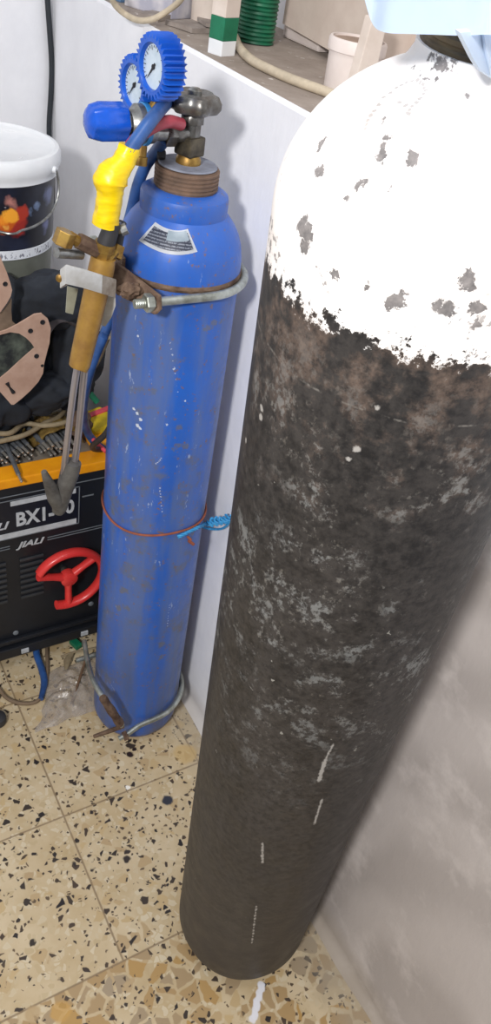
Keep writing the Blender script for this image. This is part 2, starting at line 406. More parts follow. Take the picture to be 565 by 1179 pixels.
    ch = [((354, 268), .007), ((349, 283), .007), ((347, 262), .006), ((351, 253), .004), ((367, 198), .004), ((370, 191), .003), ((413, 212), .0045), ((399, 229), .003), ((440, 180), .005), ((443, 156), .003), ((441, 140), .003),
          ((474, 182), .005), ((536, 321), .006), ((540, 328), .005), ((457, 348), .007), ((463, 341), .005), ((449, 352), .005), ((503, 352), .0055), ((517, 357), .006), ((549, 356), .006), ((425, 332), .003), ((385, 317), .0045),
          ((449, 216), .0018), ((541, 107), .003), ((547, 374), .004), ((370, 164), .004), ((368, 170), .003), ((441, 168), .004), ((438, 176), .0045)]
    cm = n.step(blobs(n, wv, [(bhit(*p), r*CK) for p, r in ch]), -.0006, .0006)
    nk = [(bhit(px, py), r) for px, py, r in ((497, 66, .003), (505, 68, .003), (512, 72, .003), (503, 76, .003), (522, 74, .0025), (509, 80, .003), (484, 84, .0018), (490, 90, .0018), (474, 80, .002), (499, 94, .0018))]
    cm = n.math('MAXIMUM', cm, n.step(blobs(n, wv, nk), -.0006, .0006))
    chip = n.math('MAXIMUM', cm, flake)
    tiny = n.math('MULTIPLY', n.step(n.noise(v, 75, 4, .75, stretch=(1, 1, .7)), .66, .69), n.step(z, 1.49, 1.41, .15, .9)); chip = n.math('MAXIMUM', chip, tiny)
    wc = n.mix(n.step(mid, .4, .7), lin(250, 247, 244), lin(240, 232, 226))
    wc = n.mix(n.math('MULTIPLY', n.step(n.noise(v, 45, 4, .7), .62, .7), .25), wc, lin(196, 184, 176))
    wc = n.mix(n.math('MULTIPLY', chip, .92), wc, n.mix(n.step(fine, .3, .7), lin(60, 58, 60), lin(132, 126, 124)))
    # outline of peeled paint near the neck
    pl = [(420, 148), (423, 138), (430, 128), (442, 112), (456, 101), (468, 95), (480, 92), (487, 97), (490, 104), (484, 113), (474, 122), (470, 130), (459, 118), (466, 122)]
    pm = n.step(blobs(n, wf, [(bhit(*p), .0014) for p in pl] + [(bhit((a[0]+b[0])/2, (a[1]+b[1])/2), .0014) for a, b in zip(pl, pl[1:-2])]), -.0003, .0003)
    wc = n.mix(n.math('MULTIPLY', pm, .6), wc, lin(120, 110, 106))
    c = n.mix(wm, c, wc)
    rg = n.mix(wm, n.step(mid, .3, .7, .46, .66), (.42, .42, .42)); n.set(col=c, rough=rg, spec=.4)
    h = n.math('SUBTRACT', n.math('ADD', n.math('MULTIPLY', wm, .5), n.math('MULTIPLY', fine, .35)), n.math('MULTIPLY', n.math('MULTIPLY', chip, wm), .4))
    n.bump(h, .5, .0018); return n.m
M['blackcyl'] = black_mat()
obj('body', body, M['blackcyl'], bt, local=True)
def thread_prof(r0, z0, z1, k, dr):
    p = [(r0*.86, z0)]
    for i in range(k): a = z0+(z1-z0)*i/k; b = (z1-z0)/k; p += [(r0, a+b*.1), (r0, a+b*.5), (r0-dr, a+b*.7), (r0-dr, a+b*.95)]
    return p+[(r0*.9, z1)]
obj('neck_ring', lathe(thread_prof(.0445, 1.540, 1.566, 4, .0012), n=48), M['olive'], bt, local=True, label='olive brown iron neck ring under the cloth')
obj('valve', join(lathe([(.030, 1.560), (.018, 1.568), (.015, 1.585), (.012, 1.587), (.012, 1.61)], n=24), lathe([(.008, 0), (.011, .002), (.011, .03), (.008, .034)], (0, 0, 1.590), (1, .3, 0), 20)), M['brass'], bt, local=True)
obj('handwheel', lathe([(.01, 1.608), (.028, 1.609), (.031, 1.614), (.031, 1.620), (.028, 1.625), (.01, 1.626)], n=40, rfun=lambda t, i: 1+.07*math.cos(6*t)), M['dsteel'], bt, local=True)

# ------------------------------------------------------------------ blue cylinder
CB = Vector((.5676, 1.067, 0)); BR = .0955
ct = thing('gas_cylinder', 'slim blue gas cylinder with valve on top, standing by the wall behind the black one', 'gas cylinder', CB)
p = [(.03, .010), (.062, .002), (.078, .004), (.089, .014), (.0945, .03), (BR, .05)] + [(BR, .05+1.05*i/14) for i in range(1, 15)]
p += [(.0955, 1.112), (.0945, 1.126), (.0915, 1.142), (.0865, 1.156), (.079, 1.169), (.070, 1.180), (.063, 1.187)]
bb = lathe(p, n=160); 
def blue_mat():
    n = N('worn_blue_paint'); v = n.obj(); x, y, z = n.xyz(v)
    big = n.noise(v, 9, 5, .65); mid = n.noise(v, 32, 5, .7); fine = n.noise(v, 120, 4, .7); st = n.noise(v, 22, 5, .65, stretch=(1, 1, .12))
    c = n.mix(n.step(big, .35, .7), lin(36, 96, 190), lin(48, 88, 168))
    c = n.mix(n.math('MULTIPLY', n.step(st, .42, .62), n.step(z, 1.12, 1.05, .15, .62)), c, lin(92, 108, 142))
    patch = n.math('MULTIPLY', n.step(n.math('ADD', n.math('MULTIPLY', mid, .55), n.math('MULTIPLY', big, .5)), .56, .63), n.step(z, 1.1, 1.02, .2, .55))
    c = n.mix(patch, c, lin(96, 98, 100))
    lowd = n.math('MULTIPLY', n.step(z, .45, .05), n.step(st, .35, .65, .15, .65)); c = n.mix(lowd, c, lin(66, 74, 96))
    c = n.mix(n.math('MULTIPLY', n.step(n.math('ADD', fine, n.math('MULTIPLY', mid, .3)), .76, .82), .8), c, lin(120, 92, 70))
    scr = n.math('MULTIPLY', n.step(n.noise(v, 80, 4, .75, stretch=(1, 1, .3)), .635, .68), n.step(n.noise(v, 8, 2), .46, .56))
    wf = n.vm('ADD', v, n.vm('SCALE', n.vm('SUBTRACT', n.noise(v, 200, 3, .7, out='Color'), (.5, .5, .5)), .008))
    BQ = BVHTree.FromBMesh(bb)
    def h2(a, b_): return BQ.ray_cast(CAM-CB, ray(a, b_).normalized())[0]
    ml = [(h2(154, 471), .0025), (h2(158, 476), .0025), (h2(162, 483), .003), (h2(158, 490), .0035), (h2(161, 493), .003), (h2(192, 489), .002), (h2(159, 387), .0018), (h2(200, 425), .0014), (h2(213, 462), .0016)]
    for k in range(9): ml.append((h2(184+.3*k, 562+3.4*k), .0012)); ml.append((h2(195-.3*k, 697+3*k), .0010)); ml.append((h2(196+1.1*k, 395+7*k), .0009))
    for k in range(5): ml.append((h2(186-1.6*k, 528+1.5*k), .0012))
    c = n.mix(n.math('MULTIPLY', n.step(blobs(n, wf, ml), -.0004, .0005), .85), c, lin(206, 212, 220))
    yl = [(h2(246, 372), .007), (h2(238, 378), .006), (h2(254, 370), .006), (h2(205, 492), .007), (h2(212, 513), .007), (h2(203, 515), .007), (h2(142, 680), .010), (h2(146, 700), .009), (h2(130, 590), .006), (h2(128, 470), .006), (h2(136, 700), .008), (h2(186, 742), .008), (h2(186, 757), .008)]
    c = n.mix(n.math('MULTIPLY', n.step(blobs(n, wv2 := n.vm('ADD', v, n.vm('SCALE', n.vm('SUBTRACT', n.noise(v, 55, 5, .75, out='Color'), (.5, .5, .5)), .035)), yl), -.001, .002), .6), c, lin(104, 100, 84))
    c = n.mix(n.math('MULTIPLY', scr, .6), c, lin(176, 188, 208))
    c = n.mix(n.step(z, .022, .006), c, lin(120, 78, 56))
    n.set(col=c, rough=n.step(mid, .3, .7, .32, .5), spec=.5); n.bump(n.math('ADD', fine, mid), .15, .001); return n.m
M['bluecyl'] = blue_mat()
obj('body', bb, M['bluecyl'], ct, local=True)
obj('weld_seam', lathe([(BR-.002, 1.096), (BR+.0012, 1.098), (BR+.0026, 1.102), (BR+.0012, 1.106), (BR-.002, 1.108)], n=160, rfun=lambda t, i: 1+.006*noise.noise(Vector((t*25, i, 0)))), M['rust'], ct, local=True, label='brown rusty weld bead round the shoulder')
obj('collar', lathe([(.050, 1.178), (.0635, 1.180), (.0645, 1.184), (.0645, 1.206), (.063, 1.211), (.056, 1.2155), (.044, 1.218)], n=72), M['bluecyl'], ct, local=True)
obj('neck_ring', lathe(thread_prof(.0465, 1.214, 1.247, 6, .0016)+[(.030, 1.250)], n=64), pmat('rusty_threads', (128, 102, 84), .75, .2, c2=(92, 76, 66), scale=35, bump=.4), ct, local=True, label='rusty threaded neck ring')
obj('neck_top', lathe([(.040, 1.2475), (.0425, 1.2485), (.041, 1.2505), (.012, 1.251)], n=48), pmat('dusty_grey_paint', (132, 138, 152), .8, c2=(108, 110, 122), scale=40), ct, local=True, label='dusty grey top of the neck ring')
vb = obj('valve', join(lathe([(.016, 1.2485), (.018, 1.250), (.018, 1.256), (.015, 1.262)], n=32),
         ), M['brass'], ct, local=True, label='grimy iron and brass valve')
obj('valve_block', box((0, 0, 1.2745), (.031, .031, .026), .35), pmat('grimy_bronze', (104, 96, 80), .45, .6, c2=(52, 48, 42), scale=55), vb, local=True, smooth=False, bevel=.003)
obj('packing_nut', join(lathe([(.0135, 1.286), (.0135, 1.303), (.0165, 1.304), (.0165, 1.315), (.014, 1.318)], n=8), lathe([(.006, 1.316), (.006, 1.332)], n=12)), M['dsteel'], vb, local=True)
ob = Vector((-1, -.05, 0))
obj('outlet', join(lathe([(.011, .008), (.011, .03), (.009, .032)], (0, 0, 1.290), ob, 20), hexprism((-.026, -.001, 1.290), ob, .017, .016)), M['dsteel'], vb, local=True)
hw = obj('handwheel', lathe([(.008, 1.322), (.024, 1.318), (.031, 1.3195), (.0355, 1.326), (.0355, 1.333), (.031, 1.3405), (.024, 1.343), (.018, 1.3405), (.008, 1.340)], n=84, rfun=lambda t, i: 1+.085*math.cos(6*t+.6)*(1 if 1 < i < 7 else 0)), M['dsteel'], vb, local=True, label='grey lobed iron handwheel')
obj('nut', lathe([(.0085, 1.339), (.0085, 1.344), (.006, 1.3465), (.003, 1.347)], n=14), M['brass'], hw, local=True) if False else None
obj('spindle_nut', lathe([(.0095, 1.3395), (.0095, 1.345), (.006, 1.348), (.002, 1.3485)], (0, 0, 0), n=14), M['steel'], vb, local=True)
# fan shaped sticker on the shoulder
BVH2 = BVHTree.FromBMesh(lathe(p, base=CB, n=160))
def chit(px, py):
    h = BVH2.ray_cast(CAM, ray(px, py).normalized()); return h[0]+h[1]*.0007*(1 if h[1].dot(ray(px, py)) < 0 else -1)
def patch(bl, br, tl, tr, sagb, sagt, nu=44, nv=16, lift=.0010, u0=0, u1=1, v0=0, v1=1):
    bm = bmesh.new(); G = []
    for j in range(nv+1):
        row = []
        for i in range(nu+1):
            u = u0+(u1-u0)*i/nu; w = v0+(v1-v0)*j/nv; s = 4*u*(1-u)
            bx = bl[0]+(br[0]-bl[0])*u; by = bl[1]+(br[1]-bl[1])*u+sagb*s
            tx = tl[0]+(tr[0]-tl[0])*u; ty = tl[1]+(tr[1]-tl[1])*u+sagt*s
            q = chit(bx+(tx-bx)*w, by+(ty-by)*w); c = CB+Vector((0, 0, 1.10)); q = q+(q-c).normalized()*lift
            row.append(bm.verts.new(q))
        G.append(row)
    for j in range(nv):
        for i in range(nu): bm.faces.new((G[j][i], G[j][i+1], G[j+1][i+1], G[j+1][i]))
    r = bmesh.ops.solidify(bm, geom=bm.faces[:], thickness=-.0003); return bm
S = ((160, 277), (227, 290), (179, 256), (216, 264), 9, 5)
lab = obj('sticker', patch(*S), M['white'], ct, label='white edged grey warning sticker')
def stk():
    n = N('grey_print_lines'); v = n.pos(); z = n.xyz(v)[2]
    l = n.math('MULTIPLY', n.step(n.math('FRACT', n.math('MULTIPLY', z, 260)), .5, .6), n.step(n.noise(v, 500, 2), .4, .5))
    n.set(col=n.mix(l, lin(72, 78, 98), lin(168, 174, 188)), rough=.4); return n.m
obj('printed_panel', patch(*S, lift=.0019, u0=.05, u1=.95, v0=.14, v1=.84), stk(), lab)
obj('torn_patch', patch(*S, lift=.0025, u0=.42, u1=.93, v0=.52, v1=.93), M['dial'], lab)

# ------------------------------------------------------------------ regulator with two gauges
rg = thing('pressure_regulator', 'regulator with two blue toothed gauges and a blue knob on the blue cylinder valve', 'regulator', (.49, 1.062, 1.29))
rz = 1.303; ry = 1.062; ax = Vector((-1, -.02, 0))
obj('body', join(lathe([(.012, 0), (.024, .002), (.025, .010), (.025, .026), (.020, .030), (.017, .036)], (.507, ry, rz), ax, 32), lathe([(.010, 0), (.010, .03)], (.535, ry, 1.292), ax, 20)), M['steel'], rg)
obj('blue_ring', lathe([(.023, 0), (.0268, .001), (.0268, .007), (.023, .008)], (.497, ry, rz), ax, 40), pmat('light_blue_band', (54, 140, 210), .4), rg)
obj('lock_nut', hexprism((.473, ry, rz), ax, .014, .012), M['steel'], rg)
kb = atY(143, 143, ry)
obj('adjusting_knob', lathe([(.010, 0), (.0225, .001), (.0235, .004), (.0235, .036), (.0200, .048), (.013, .0525), (.004, .0535)], (.4655, ry, rz+.002), ax, 56, rfun=lambda t, i: 1+.045*math.cos(7*t)), M['knobpl'], rg, label='blue plastic adjusting knob')
def gauge(c, r, dep, lab):
    n = 30*8
    def rf(t, i):
        k = (t/(2*PI)*30) % 1
        return (.955+.19*max(0, 1-abs(k-.5)*3.2)) if 1 <= i <= 4 else 1
    pr = [(r*.8, dep), (r*.96, dep*.98), (r, dep*.9), (r, .004), (r*.97, 0), (r*.80, 0), (r*.76, .003), (r*.76, .007), (.002, .0072)]
    b = obj('gauge', lathe([(a, -h) for a, h in pr], c, (-1, -.12, 0), n, rfun=rf), M['bluepl'], rg, label=lab)
    d = Vector((-1, -.12, 0)).normalized(); x, y, _ = frame(d)
    fc = Vector(c)-d*.006
    obj('dial', lathe([(r*.76, -.0006), (r*.75, .0004), (.001, .0006)], fc, d, 48), M['dial'], b, label='pale dial face')
    ticks = []
    for k in range(22):
        t = math.radians(-130+260*k/21); e = (Vector((0, 0, 1))*math.cos(t)+x*math.sin(t)*(1 if True else 1))
        L = .08 if k % 3 else .15
        tt = d.cross(e).normalized(); q = fc+d*.0010; w = r*.012
        ticks.append(prism([q+e*r*(.70-L)+tt*w, q+e*r*.70+tt*w, q+e*r*.70-tt*w, q+e*r*(.70-L)-tt*w], d*.0003))
    a = math.radians(220); e = Vector((0, 0, 1))*math.cos(a)+x*math.sin(a); tt = d.cross(e); q = fc+d*.0016
    ticks.append(prism([q+e*r*.62, q+tt*r*.05, q-e*r*.16+tt*r*.04, q-e*r*.16-tt*r*.04, q-tt*r*.05], d*.0005))
    ticks.append(lathe([(r*.09, .001), (r*.09, .0026), (.0005, .003)], fc, d, 16))
    obj('needle_and_scale', join(*ticks), M['ink'], b)
    return b
g1 = atY(173, 77, 1.045); gauge(g1, .0345, .032, 'larger front gauge')
g2 = atY(151, 98, 1.095); gauge(g2, .0325, .028, 'rear gauge')
obj('gauge_stem', join(tube([g1+Vector((.022, .005, -.03)), Vector((.500, ry-.005, rz+.02))], .006), tube([g2+Vector((.02, 0, -.03)), Vector((.490, ry+.018, rz+.008))], .006)), M['brass'], rg)
obj('outlet', join(lathe([(.008, 0), (.008, .022), (.010, .023), (.010, .034)], (.492, ry, rz-.018), (-.1, -.15, -1), 16)), M['brass'], rg)

# ------------------------------------------------------------------ hoses, tape, torch
def px(path): return [atY(*q) for q in path]
bh = px([(199, 112, 1.105), (192, 118, 1.07), (185, 125, 1.03), (175, 137, .995), (162, 155, .985), (150, 172, .98), (146, 180, .98)])
props(obj('gas_hose', tube(bh, .0088, 14), M['bhose']), 'blue hose looping from the valve down to the yellow tape', 'hose')
rh = px([(208, 143, 1.045), (195, 140, 1.03), (180, 144, 1.02), (165, 153, 1.01), (152, 166, .995), (143, 180, .985)])
props(obj('gas_hose', tube(rh, .0082, 14), M['rhose']), 'red hose running under the blue hose to the yellow tape', 'hose')
dh = px([(190, 160, 1.062), (178, 176, 1.10), (167, 192, 1.12), (158, 215, 1.14), (150, 248, 1.16)]) + [Vector((.52, 1.195, 1.04)), Vector((.52, 1.20, .96)), Vector((.50, 1.20, .90))] + px([(119, 388, 1.19), (106, 420, 1.20), (98, 452, 1.24), (96, 478, 1.30), (101, 498, 1.36), (112, 512, 1.36), (128, 522, 1.33)])
props(obj('gas_hose', tube(dh, .0085, 14), M['bhose']), 'long dark blue hose hanging behind the blue cylinder onto the welding machine', 'hose')
props(obj('gas_hose', tube(px([(186, 176, 1.075), (184, 192, 1.12), (178, 220, 1.16)])+[Vector((.545, 1.205, 1.06)), Vector((.55, 1.21, .9)), Vector((.54, 1.22, .72)), Vector((.535, 1.30, .61))]+px([(118, 518, 1.34)]), .0062, 12), M['rubber']), 'thin dark hose hanging behind the cylinder neck', 'hose')

tt = thing('welding_torch', 'brass handled cutting torch with two steel tubes hanging beside the blue cylinder', 'torch', atY(92, 420, .985))
TY = .985
obj('handle', tube(px([(119, 296, TY), (116, 312, TY), (104, 365, TY), (92.5, 416, TY), (91.5, 421, TY)]), [.0165, .0175, .0165, .0155, .0135], 24), M['handle'], tt, label='ochre metal handle')
obj('rubber_sleeve', tube(px([(130, 256, TY-.006), (121, 283, TY-.003)]), [.0105, .0125], 16), M['rubber'], tt, label='black rubber hose sleeve')
obj('rubber_sleeve', tube(px([(137, 256, TY+.010), (133, 283, TY+.012)]), [.010, .0095], 16), M['rubber'], tt, label='dark sleeve at the rear')
def nut(path, r, m, par=tt, name='brass_nut', n=6): return obj(name, tube(px(path), r, n, smooth=False), m, par, smooth=False)
nut([(121.5, 279, TY-.003), (119.5, 288, TY-.002)], .0140, M['brass'], n=10)
nut([(119.5, 288, TY-.002), (118, 298, TY)], .0120, M['brass'])
nut([(134, 282, TY+.012), (130, 296, TY+.006)], .0125, M['brass'])
nut([(132, 288, TY+.0), (121, 302, TY-.004)], .008, M['brass'], name='brass_stub')
nut([(140, 262, TY), (124, 265, TY+.012)], .0075, M['steel'], name='steel_clip')
nut([(146, 263, TY-.006), (139, 266, TY-.004)], .0075, M['steel'], name='clip_knob', n=12)
kn = obj('valve_knob', tube(px([(77, 266, TY), (71, 282, TY)]), .0135, 6, smooth=False), M['brass'], tt, smooth=False, bevel=.001, label='square brass valve knob')
nut([(80, 272, TY), (96, 282, TY)], .0075, M['brass'], kn, 'valve_stem', 10)
nut([(90, 277, TY), (112, 288, TY)], .0105, M['rust'], kn, 'valve_body', 8)
obj('lever_rod', tube(px([(65, 291, TY), (94, 293, TY+.01)]), .0068, 16, smooth=False), M['steel'], tt)
obj('tube', tube(px([(90, 416, TY-.004), (84, 455, TY-.004), (76, 520, TY-.002), (73, 548, TY)]), .0052, 14), M['tubesteel'], tt, label='left steel gas tube')
obj('tube', tube(px([(98.5, 416, TY+.004), (95, 450, TY+.004), (89, 510, TY+.004), (84, 545, TY+.004)]), .0056, 14), M['tubesteel'], tt, label='right steel gas tube')
sooty = pmat('sooty_iron', (104, 102, 98), .7, .35, c2=(74, 70, 66), scale=45, bump=.4)
obj('head', tube(px([(83, 532, TY), (80, 545, TY), (73, 568, TY), (68.5, 584, TY), (66, 590, TY)]), [.0145, .0150, .0135, .0125, .009], 16), sooty, tt, label='sooty grey torch head')
obj('nozzle', tube(px([(70, 584, TY), (63, 572, TY-.002), (56, 556, TY-.004), (50.5, 543, TY-.006)]), [.0125, .0125, .0085, .0045], 16), sooty, tt, label='tapering sooty nozzle')

tp = px([(149, 168, .984), (146, 178, .984), (139, 190, .983), (131, 200, .982), (127, 208, .982), (127, 222, .982), (124, 240, .984), (121, 259, .985)])
tpm = tube(tp, [.0125, .0140, .0155, .0195, .0215, .0165, .0165, .0175], 22, n=8)
for v in tpm.verts: v.co += Vector((1, 0, 0))*.0028*noise.noise(v.co*110)+Vector((0, 0, 1))*.0012*noise.noise(v.co*70)
props(obj('adhesive_tape', tpm, M['yellow']), 'bright yellow tape wound round the blue and red hoses above the torch', 'tape')

# ------------------------------------------------------------------ upper clamp
uc = thing('pipe_clamp', 'galvanised U-bolt clamp with rusty plate round the shoulder of the blue cylinder', 'clamp', (.5676, 1.067, 1.06))
cz = atY(205, 346, .962).z; rr = BR+.0075
pts = [Vector((.452, CB.y-rr, cz)), Vector((.515, CB.y-rr, cz)), Vector((CB.x, CB.y-rr, cz))]
for k in range(1, 12): t = -PI/2+PI*k/12; pts.append(Vector((CB.x+rr*math.cos(t), CB.y+rr*math.sin(t), cz)))
pts += [Vector((CB.x, CB.y+rr, cz)), Vector((.515, CB.y+rr, cz)), Vector((.452, CB.y+rr, cz))]
obj('bolt_rod', tube(pts, .0066, 16, 4), M['galv'], uc, label='bent galvanised rod')
thr = [(.0072 if i % 2 else .0064, i*.0013) for i in range(24)]
obj('thread', lathe([(.003, 0)]+thr+[(.003, .031)], (.451, CB.y-rr, cz), (1, 0, 0), 16), M['galv'], uc)
nx = atY(171, 349, CB.y-rr).x
obj('nut', hexprism((nx-.006, CB.y-rr, cz), (1, 0, 0), .0135, .012), M['galv'], uc, smooth=False)
obj('nut', hexprism((nx-.006, CB.y+rr, cz), (1, 0, 0), .0135, .012), M['galv'], uc, smooth=False, label='rear nut hidden behind the cylinder')
# yoke plate: bent angle iron bearing on the cylinder's left side
yp = [atY(124, 300, 1.035), atY(137, 302, 1.03), atY(186, 340, .957), atY(187, 356, .953), atY(181, 362, .953), atY(150, 344, .99), atY(126, 330, 1.03)]
obj('yoke_plate', prism(yp, Vector((-.3, .0, -.02)).normalized()*.005), M['rust'], uc, bevel=.0012)
obj('rear_yoke', prism([Vector((.466, 1.035, cz+.035)), Vector((.466, 1.035, cz-.005)), Vector((.50, CB.y+rr+.012, cz-.012)), Vector((.50, CB.y+rr+.012, cz+.012))], (-.005, 0, 0)), M['rust'], uc)
wl = bmesh.new(); bmesh.ops.create_icosphere(wl, subdivisions=4, radius=.5)
for v in wl.verts: v.co = v.co*(1+.5*noise.noise(v.co*5))
wl.transform(Matrix.Translation(atY(150, 335, .982)) @ Matrix.Diagonal((.034, .016, .022, 1)))
obj('weld_lump', wl, M['rust'], uc)
# torch bracket (pale strip bent round the torch handle)
tb = thing('torch_bracket', 'pale bent metal strip holding the torch against the clamp', 'bracket', atY(120, 340, .96))
sY = TY-.023
st = [atY(79, 305, sY), atY(125, 318, sY), atY(165, 328, sY+.004), atY(166, 351, sY+.004), atY(128, 342, sY), atY(79, 329, sY)]
def strip(path, w, th):
    """flat strip: path of 3-D points (upper edge), width vector w, thickness th"""
    rings = []
    for i, q in enumerate(path):
        d = (path[min(i+1, len(path)-1)]-path[max(i-1, 0)]).normalized(); nn = d.cross(w).normalized()*th
        rings.append([q, q+w, q+w+nn, q+nn])
    return loft(rings)
wv_ = Vector((0, 0, -.026))
obj('strip', strip([atY(80, 305, sY+.034), atY(69, 310, sY+.010), atY(76, 305, sY), atY(96, 310, sY), atY(118, 317, sY)], wv_, .0022), M['whitemetal'], tb, bevel=.0004)
obj('strip', strip([atY(118, 317, sY), atY(134, 322, sY+.006)], Vector((.0, 0, -.026)), .0022), pmat('stained_sheet_metal', (170, 164, 156), .55, .3, c2=(120, 108, 96), scale=40), tb, label='stained end of the strip')
obj('tail', prism([atY(111, 338, sY+.05), atY(133, 343, sY+.03), atY(133, 352, sY+.03), atY(128, 366, sY+.04), atY(121, 376, sY+.05), atY(111, 372, sY+.05)], (0, .0025, 0)), M['whitemetal'], tb)
obj('clip', prism([atY(78, 330, sY+.05), atY(90, 333, sY+.05), atY(84, 362, sY+.05), atY(76, 360, sY+.05)], (0, .0025, 0)), pmat('grimy_clip', (150, 150, 132), .6), tb)
obj('rivet', lathe([(.0055, 0), (.005, .003), (.002, .0045)], atY(69, 320, sY+.012), (-.5, -.8, 0), 14), M['brass'], tb)

# ------------------------------------------------------------------ lower clamp
lc = thing('pipe_clamp', 'lower U-bolt with rusty lever rod round the foot of the blue cylinder', 'clamp', (CB.x, CB.y, .05))
lz = .075
fp = atY(150, 828, CB.y-rr)
pts = [Vector((.478, CB.y-rr-.008, .076)), Vector((.500, CB.y-rr-.006, .080)), Vector((.53, CB.y-rr, .086))]
for k in range(0, 13): t = -PI/2+PI*k/12; pts.append(Vector((CB.x+rr*math.cos(t), CB.y+rr*math.sin(t), .090+.02*(k/12))))
pts += [Vector((.50, CB.y+rr, .11)), Vector((.46, CB.y+rr, .11))]
obj('bolt_rod', tube(pts, .0058, 14, 4), M['galv'], lc)
obj('nut', hexprism((.488, CB.y-rr-.008, .078), (1, 0, .2), .0115, .010), M['rust'], lc, smooth=False)
lv = [atY(97, 738, 1.16), atY(101, 762, 1.10), atY(108, 785, 1.03), atY(124, 811, .968), atY(133, 824, .962), atY(139, 836, .958)]
obj('lever', tube(lv, [.0055, .0055, .0055, .0065, .0085, .0085], 12), M['galv'], lc, label='grey lever rod')
obj('lever_thread', tube([atY(118, 803, .968), atY(128, 818, .958), atY(138, 833, .953)], [.0085, .0095, .009], 12, wob=.2), M['rust'], lc)
obj('bar', tube([atY(108, 848, .95), atY(125, 842, .952), atY(142, 836, .955)], [.004, .005, .005], 10), M['rust'], lc)

# ------------------------------------------------------------------ wire band and twine
wz = .632
pts = [Vector((CB.x+(BR+.0022)*math.cos(t), CB.y+(BR+.0022)*math.sin(t), wz+.004*math.sin(3*t))) for t in [2*PI*k/24 for k in range(25)]]
wb_ = thing('wire_band', 'thin red brown wire tied round the middle of the blue cylinder', 'wire', (CB.x, CB.y, wz-.02))
obj('wire', tube(pts, .0021, 8, 4), M['redw'], wb_)
k0 = atY(208, 614, .99)
obj('twist', join(tube([k0, atY(213, 619, .982), atY(219, 624, .975), atY(223, 627, .972)], .0030, 8), tube([k0, atY(216, 618, .975), atY(220, 622, .97)], .0025, 8)), M['redw'], wb_)
bp = thing('twine', 'blue plastic twine knotted between the blue cylinder and the wall', 'rope', atY(240, 604, 1.02))
a0, a1 = chit(204, 616)-Vector((.003, .006, 0)), atX(266, 596, WX-.010)
def strand(ph, q0, q1, n=26, r=.0022, tw=3.0):
    d = q1-q0; x, y, _ = frame(d)
    return tube([q0+d*(i/n)+x*(r*math.cos(ph+i*tw*2*PI/n))+y*(r*math.sin(ph+i*tw*2*PI/n)) for i in range(n+1)], .0021, 7, 2)
m0 = atX(237, 603, WX-.035)
def offc(a, b_): h = chit(a, b_); return h+Vector((h.x-CB.x, h.y-CB.y, 0)).normalized()*.0035
rp = cr([offc(204, 617), offc(212, 613), offc(220, 609), offc(227, 606), m0], 7)
def braid(ph):
    out = []
    for i, q in enumerate(rp):
        d = (rp[min(i+1, len(rp)-1)]-rp[max(i-1, 0)]).normalized(); x, y, _ = frame(d); a = ph+i*.75; out.append(q+x*(.0021*math.cos(a))+y*(.0021*math.sin(a)))
    return tube(out, .0019, 7, 2)
obj('strand', join(*[braid(k*2*PI/3) for k in range(3)]), M['rope'], bp)
kn = []
for k in range(3): kn.append(strand(k*2*PI/3, m0, a1, 26, .0045, 2.5))
for q in range(4):
    c = m0.lerp(a1, .25+.18*q); kn.append(tube([c+Vector((.004*math.cos(t), .006*math.sin(t)*.6, .0075*math.sin(t))) for t in [2*PI*i/10+q for i in range(9)]], .0024, 7, 3))
obj('knot', join(*kn), M['rope'], bp)
obj('loop', tube([atX(229, 606, WX-.04), atX(242, 609, WX-.02), atX(254, 609, WX-.012), atX(262, 604, WX-.01), a1], .0023, 8), M['rope'], bp)

# ------------------------------------------------------------------ welding machine
MY = 1.30; MX0, MX1, MB, MT = .03, .600, .052, .545
mt = thing('welding_machine', 'black arc welding machine with orange top tray and broken red handwheel', 'welding machine', ((MX0+MX1)/2, 1.55, 0))
MBK = 1.80
obj('case', box(((MX0+MX1)/2, (MY+MBK)/2, (MB+MT)/2), (MX1-MX0, MBK-MY, MT-MB)), M['mblack'], mt, smooth=False, bevel=.004)
obj('front_rail', box(((MX0+MX1)/2, MY-.006, .095), (MX1-MX0, .012, .012)), M['mblack'], mt, smooth=False, bevel=.003)
obj('front_rail', box(((MX0+MX1)/2, MY-.010, MB+.014), (MX1-MX0, .02, .03)), M['mblack'], mt, smooth=False, bevel=.003)
trx, tr_y = (MX0+MX1)/2, (MY+MBK)/2
# orange tray: rim with sunken dusty middle
tray = join(box((trx, MY+.022, MT+.010), (MX1-MX0+.006, .048, .022)), box((trx, MBK-.02, MT+.010), (MX1-MX0+.006, .04, .022)), box((MX0+.02, tr_y, MT+.009), (.04, MBK-MY-.06, .020)), box((MX1-.02, tr_y, MT+.009), (.04, MBK-MY-.06, .020)))
obj('top_tray', tray, M['orange'], mt, smooth=False, bevel=.003)
obj('tray_floor', box((trx, tr_y, MT+.004), (MX1-MX0-.07, MBK-MY-.07, .008)), M['dust'], mt, smooth=False)
for qx in (.10, MX1-.09):
    for qy in (MY+.07, MBK-.07): obj('foot', lathe([(.016, 0), (.018, .004), (.018, MB-.004), (.016, MB+.002)], (qx, qy, 0), n=20), M['rubber'], mt)
fy = MY-.0012
def front(x0, x1, z0, z1, m, name, par=mt, th=.0012, lab=None, y=MY): return obj(name, box(((x0+x1)/2, y-th/2, (z0+z1)/2), (x1-x0, th, z1-z0)), m, par, smooth=False, label=lab)
pl = front(.14, .512, .408, .514, pmat('name_plate_black', (24, 27, 38), .35), 'name_plate', lab='dark plate with grey frame line')
def outline(x0, x1, z0, z1, w, y):
    return join(box(((x0+x1)/2, y, z0), (x1-x0, .0008, w)), box(((x0+x1)/2, y, z1), (x1-x0, .0008, w)), box((x0, y, (z0+z1)/2), (w, .0008, z1-z0)), box((x1, y, (z0+z1)/2), (w, .0008, z1-z0)))
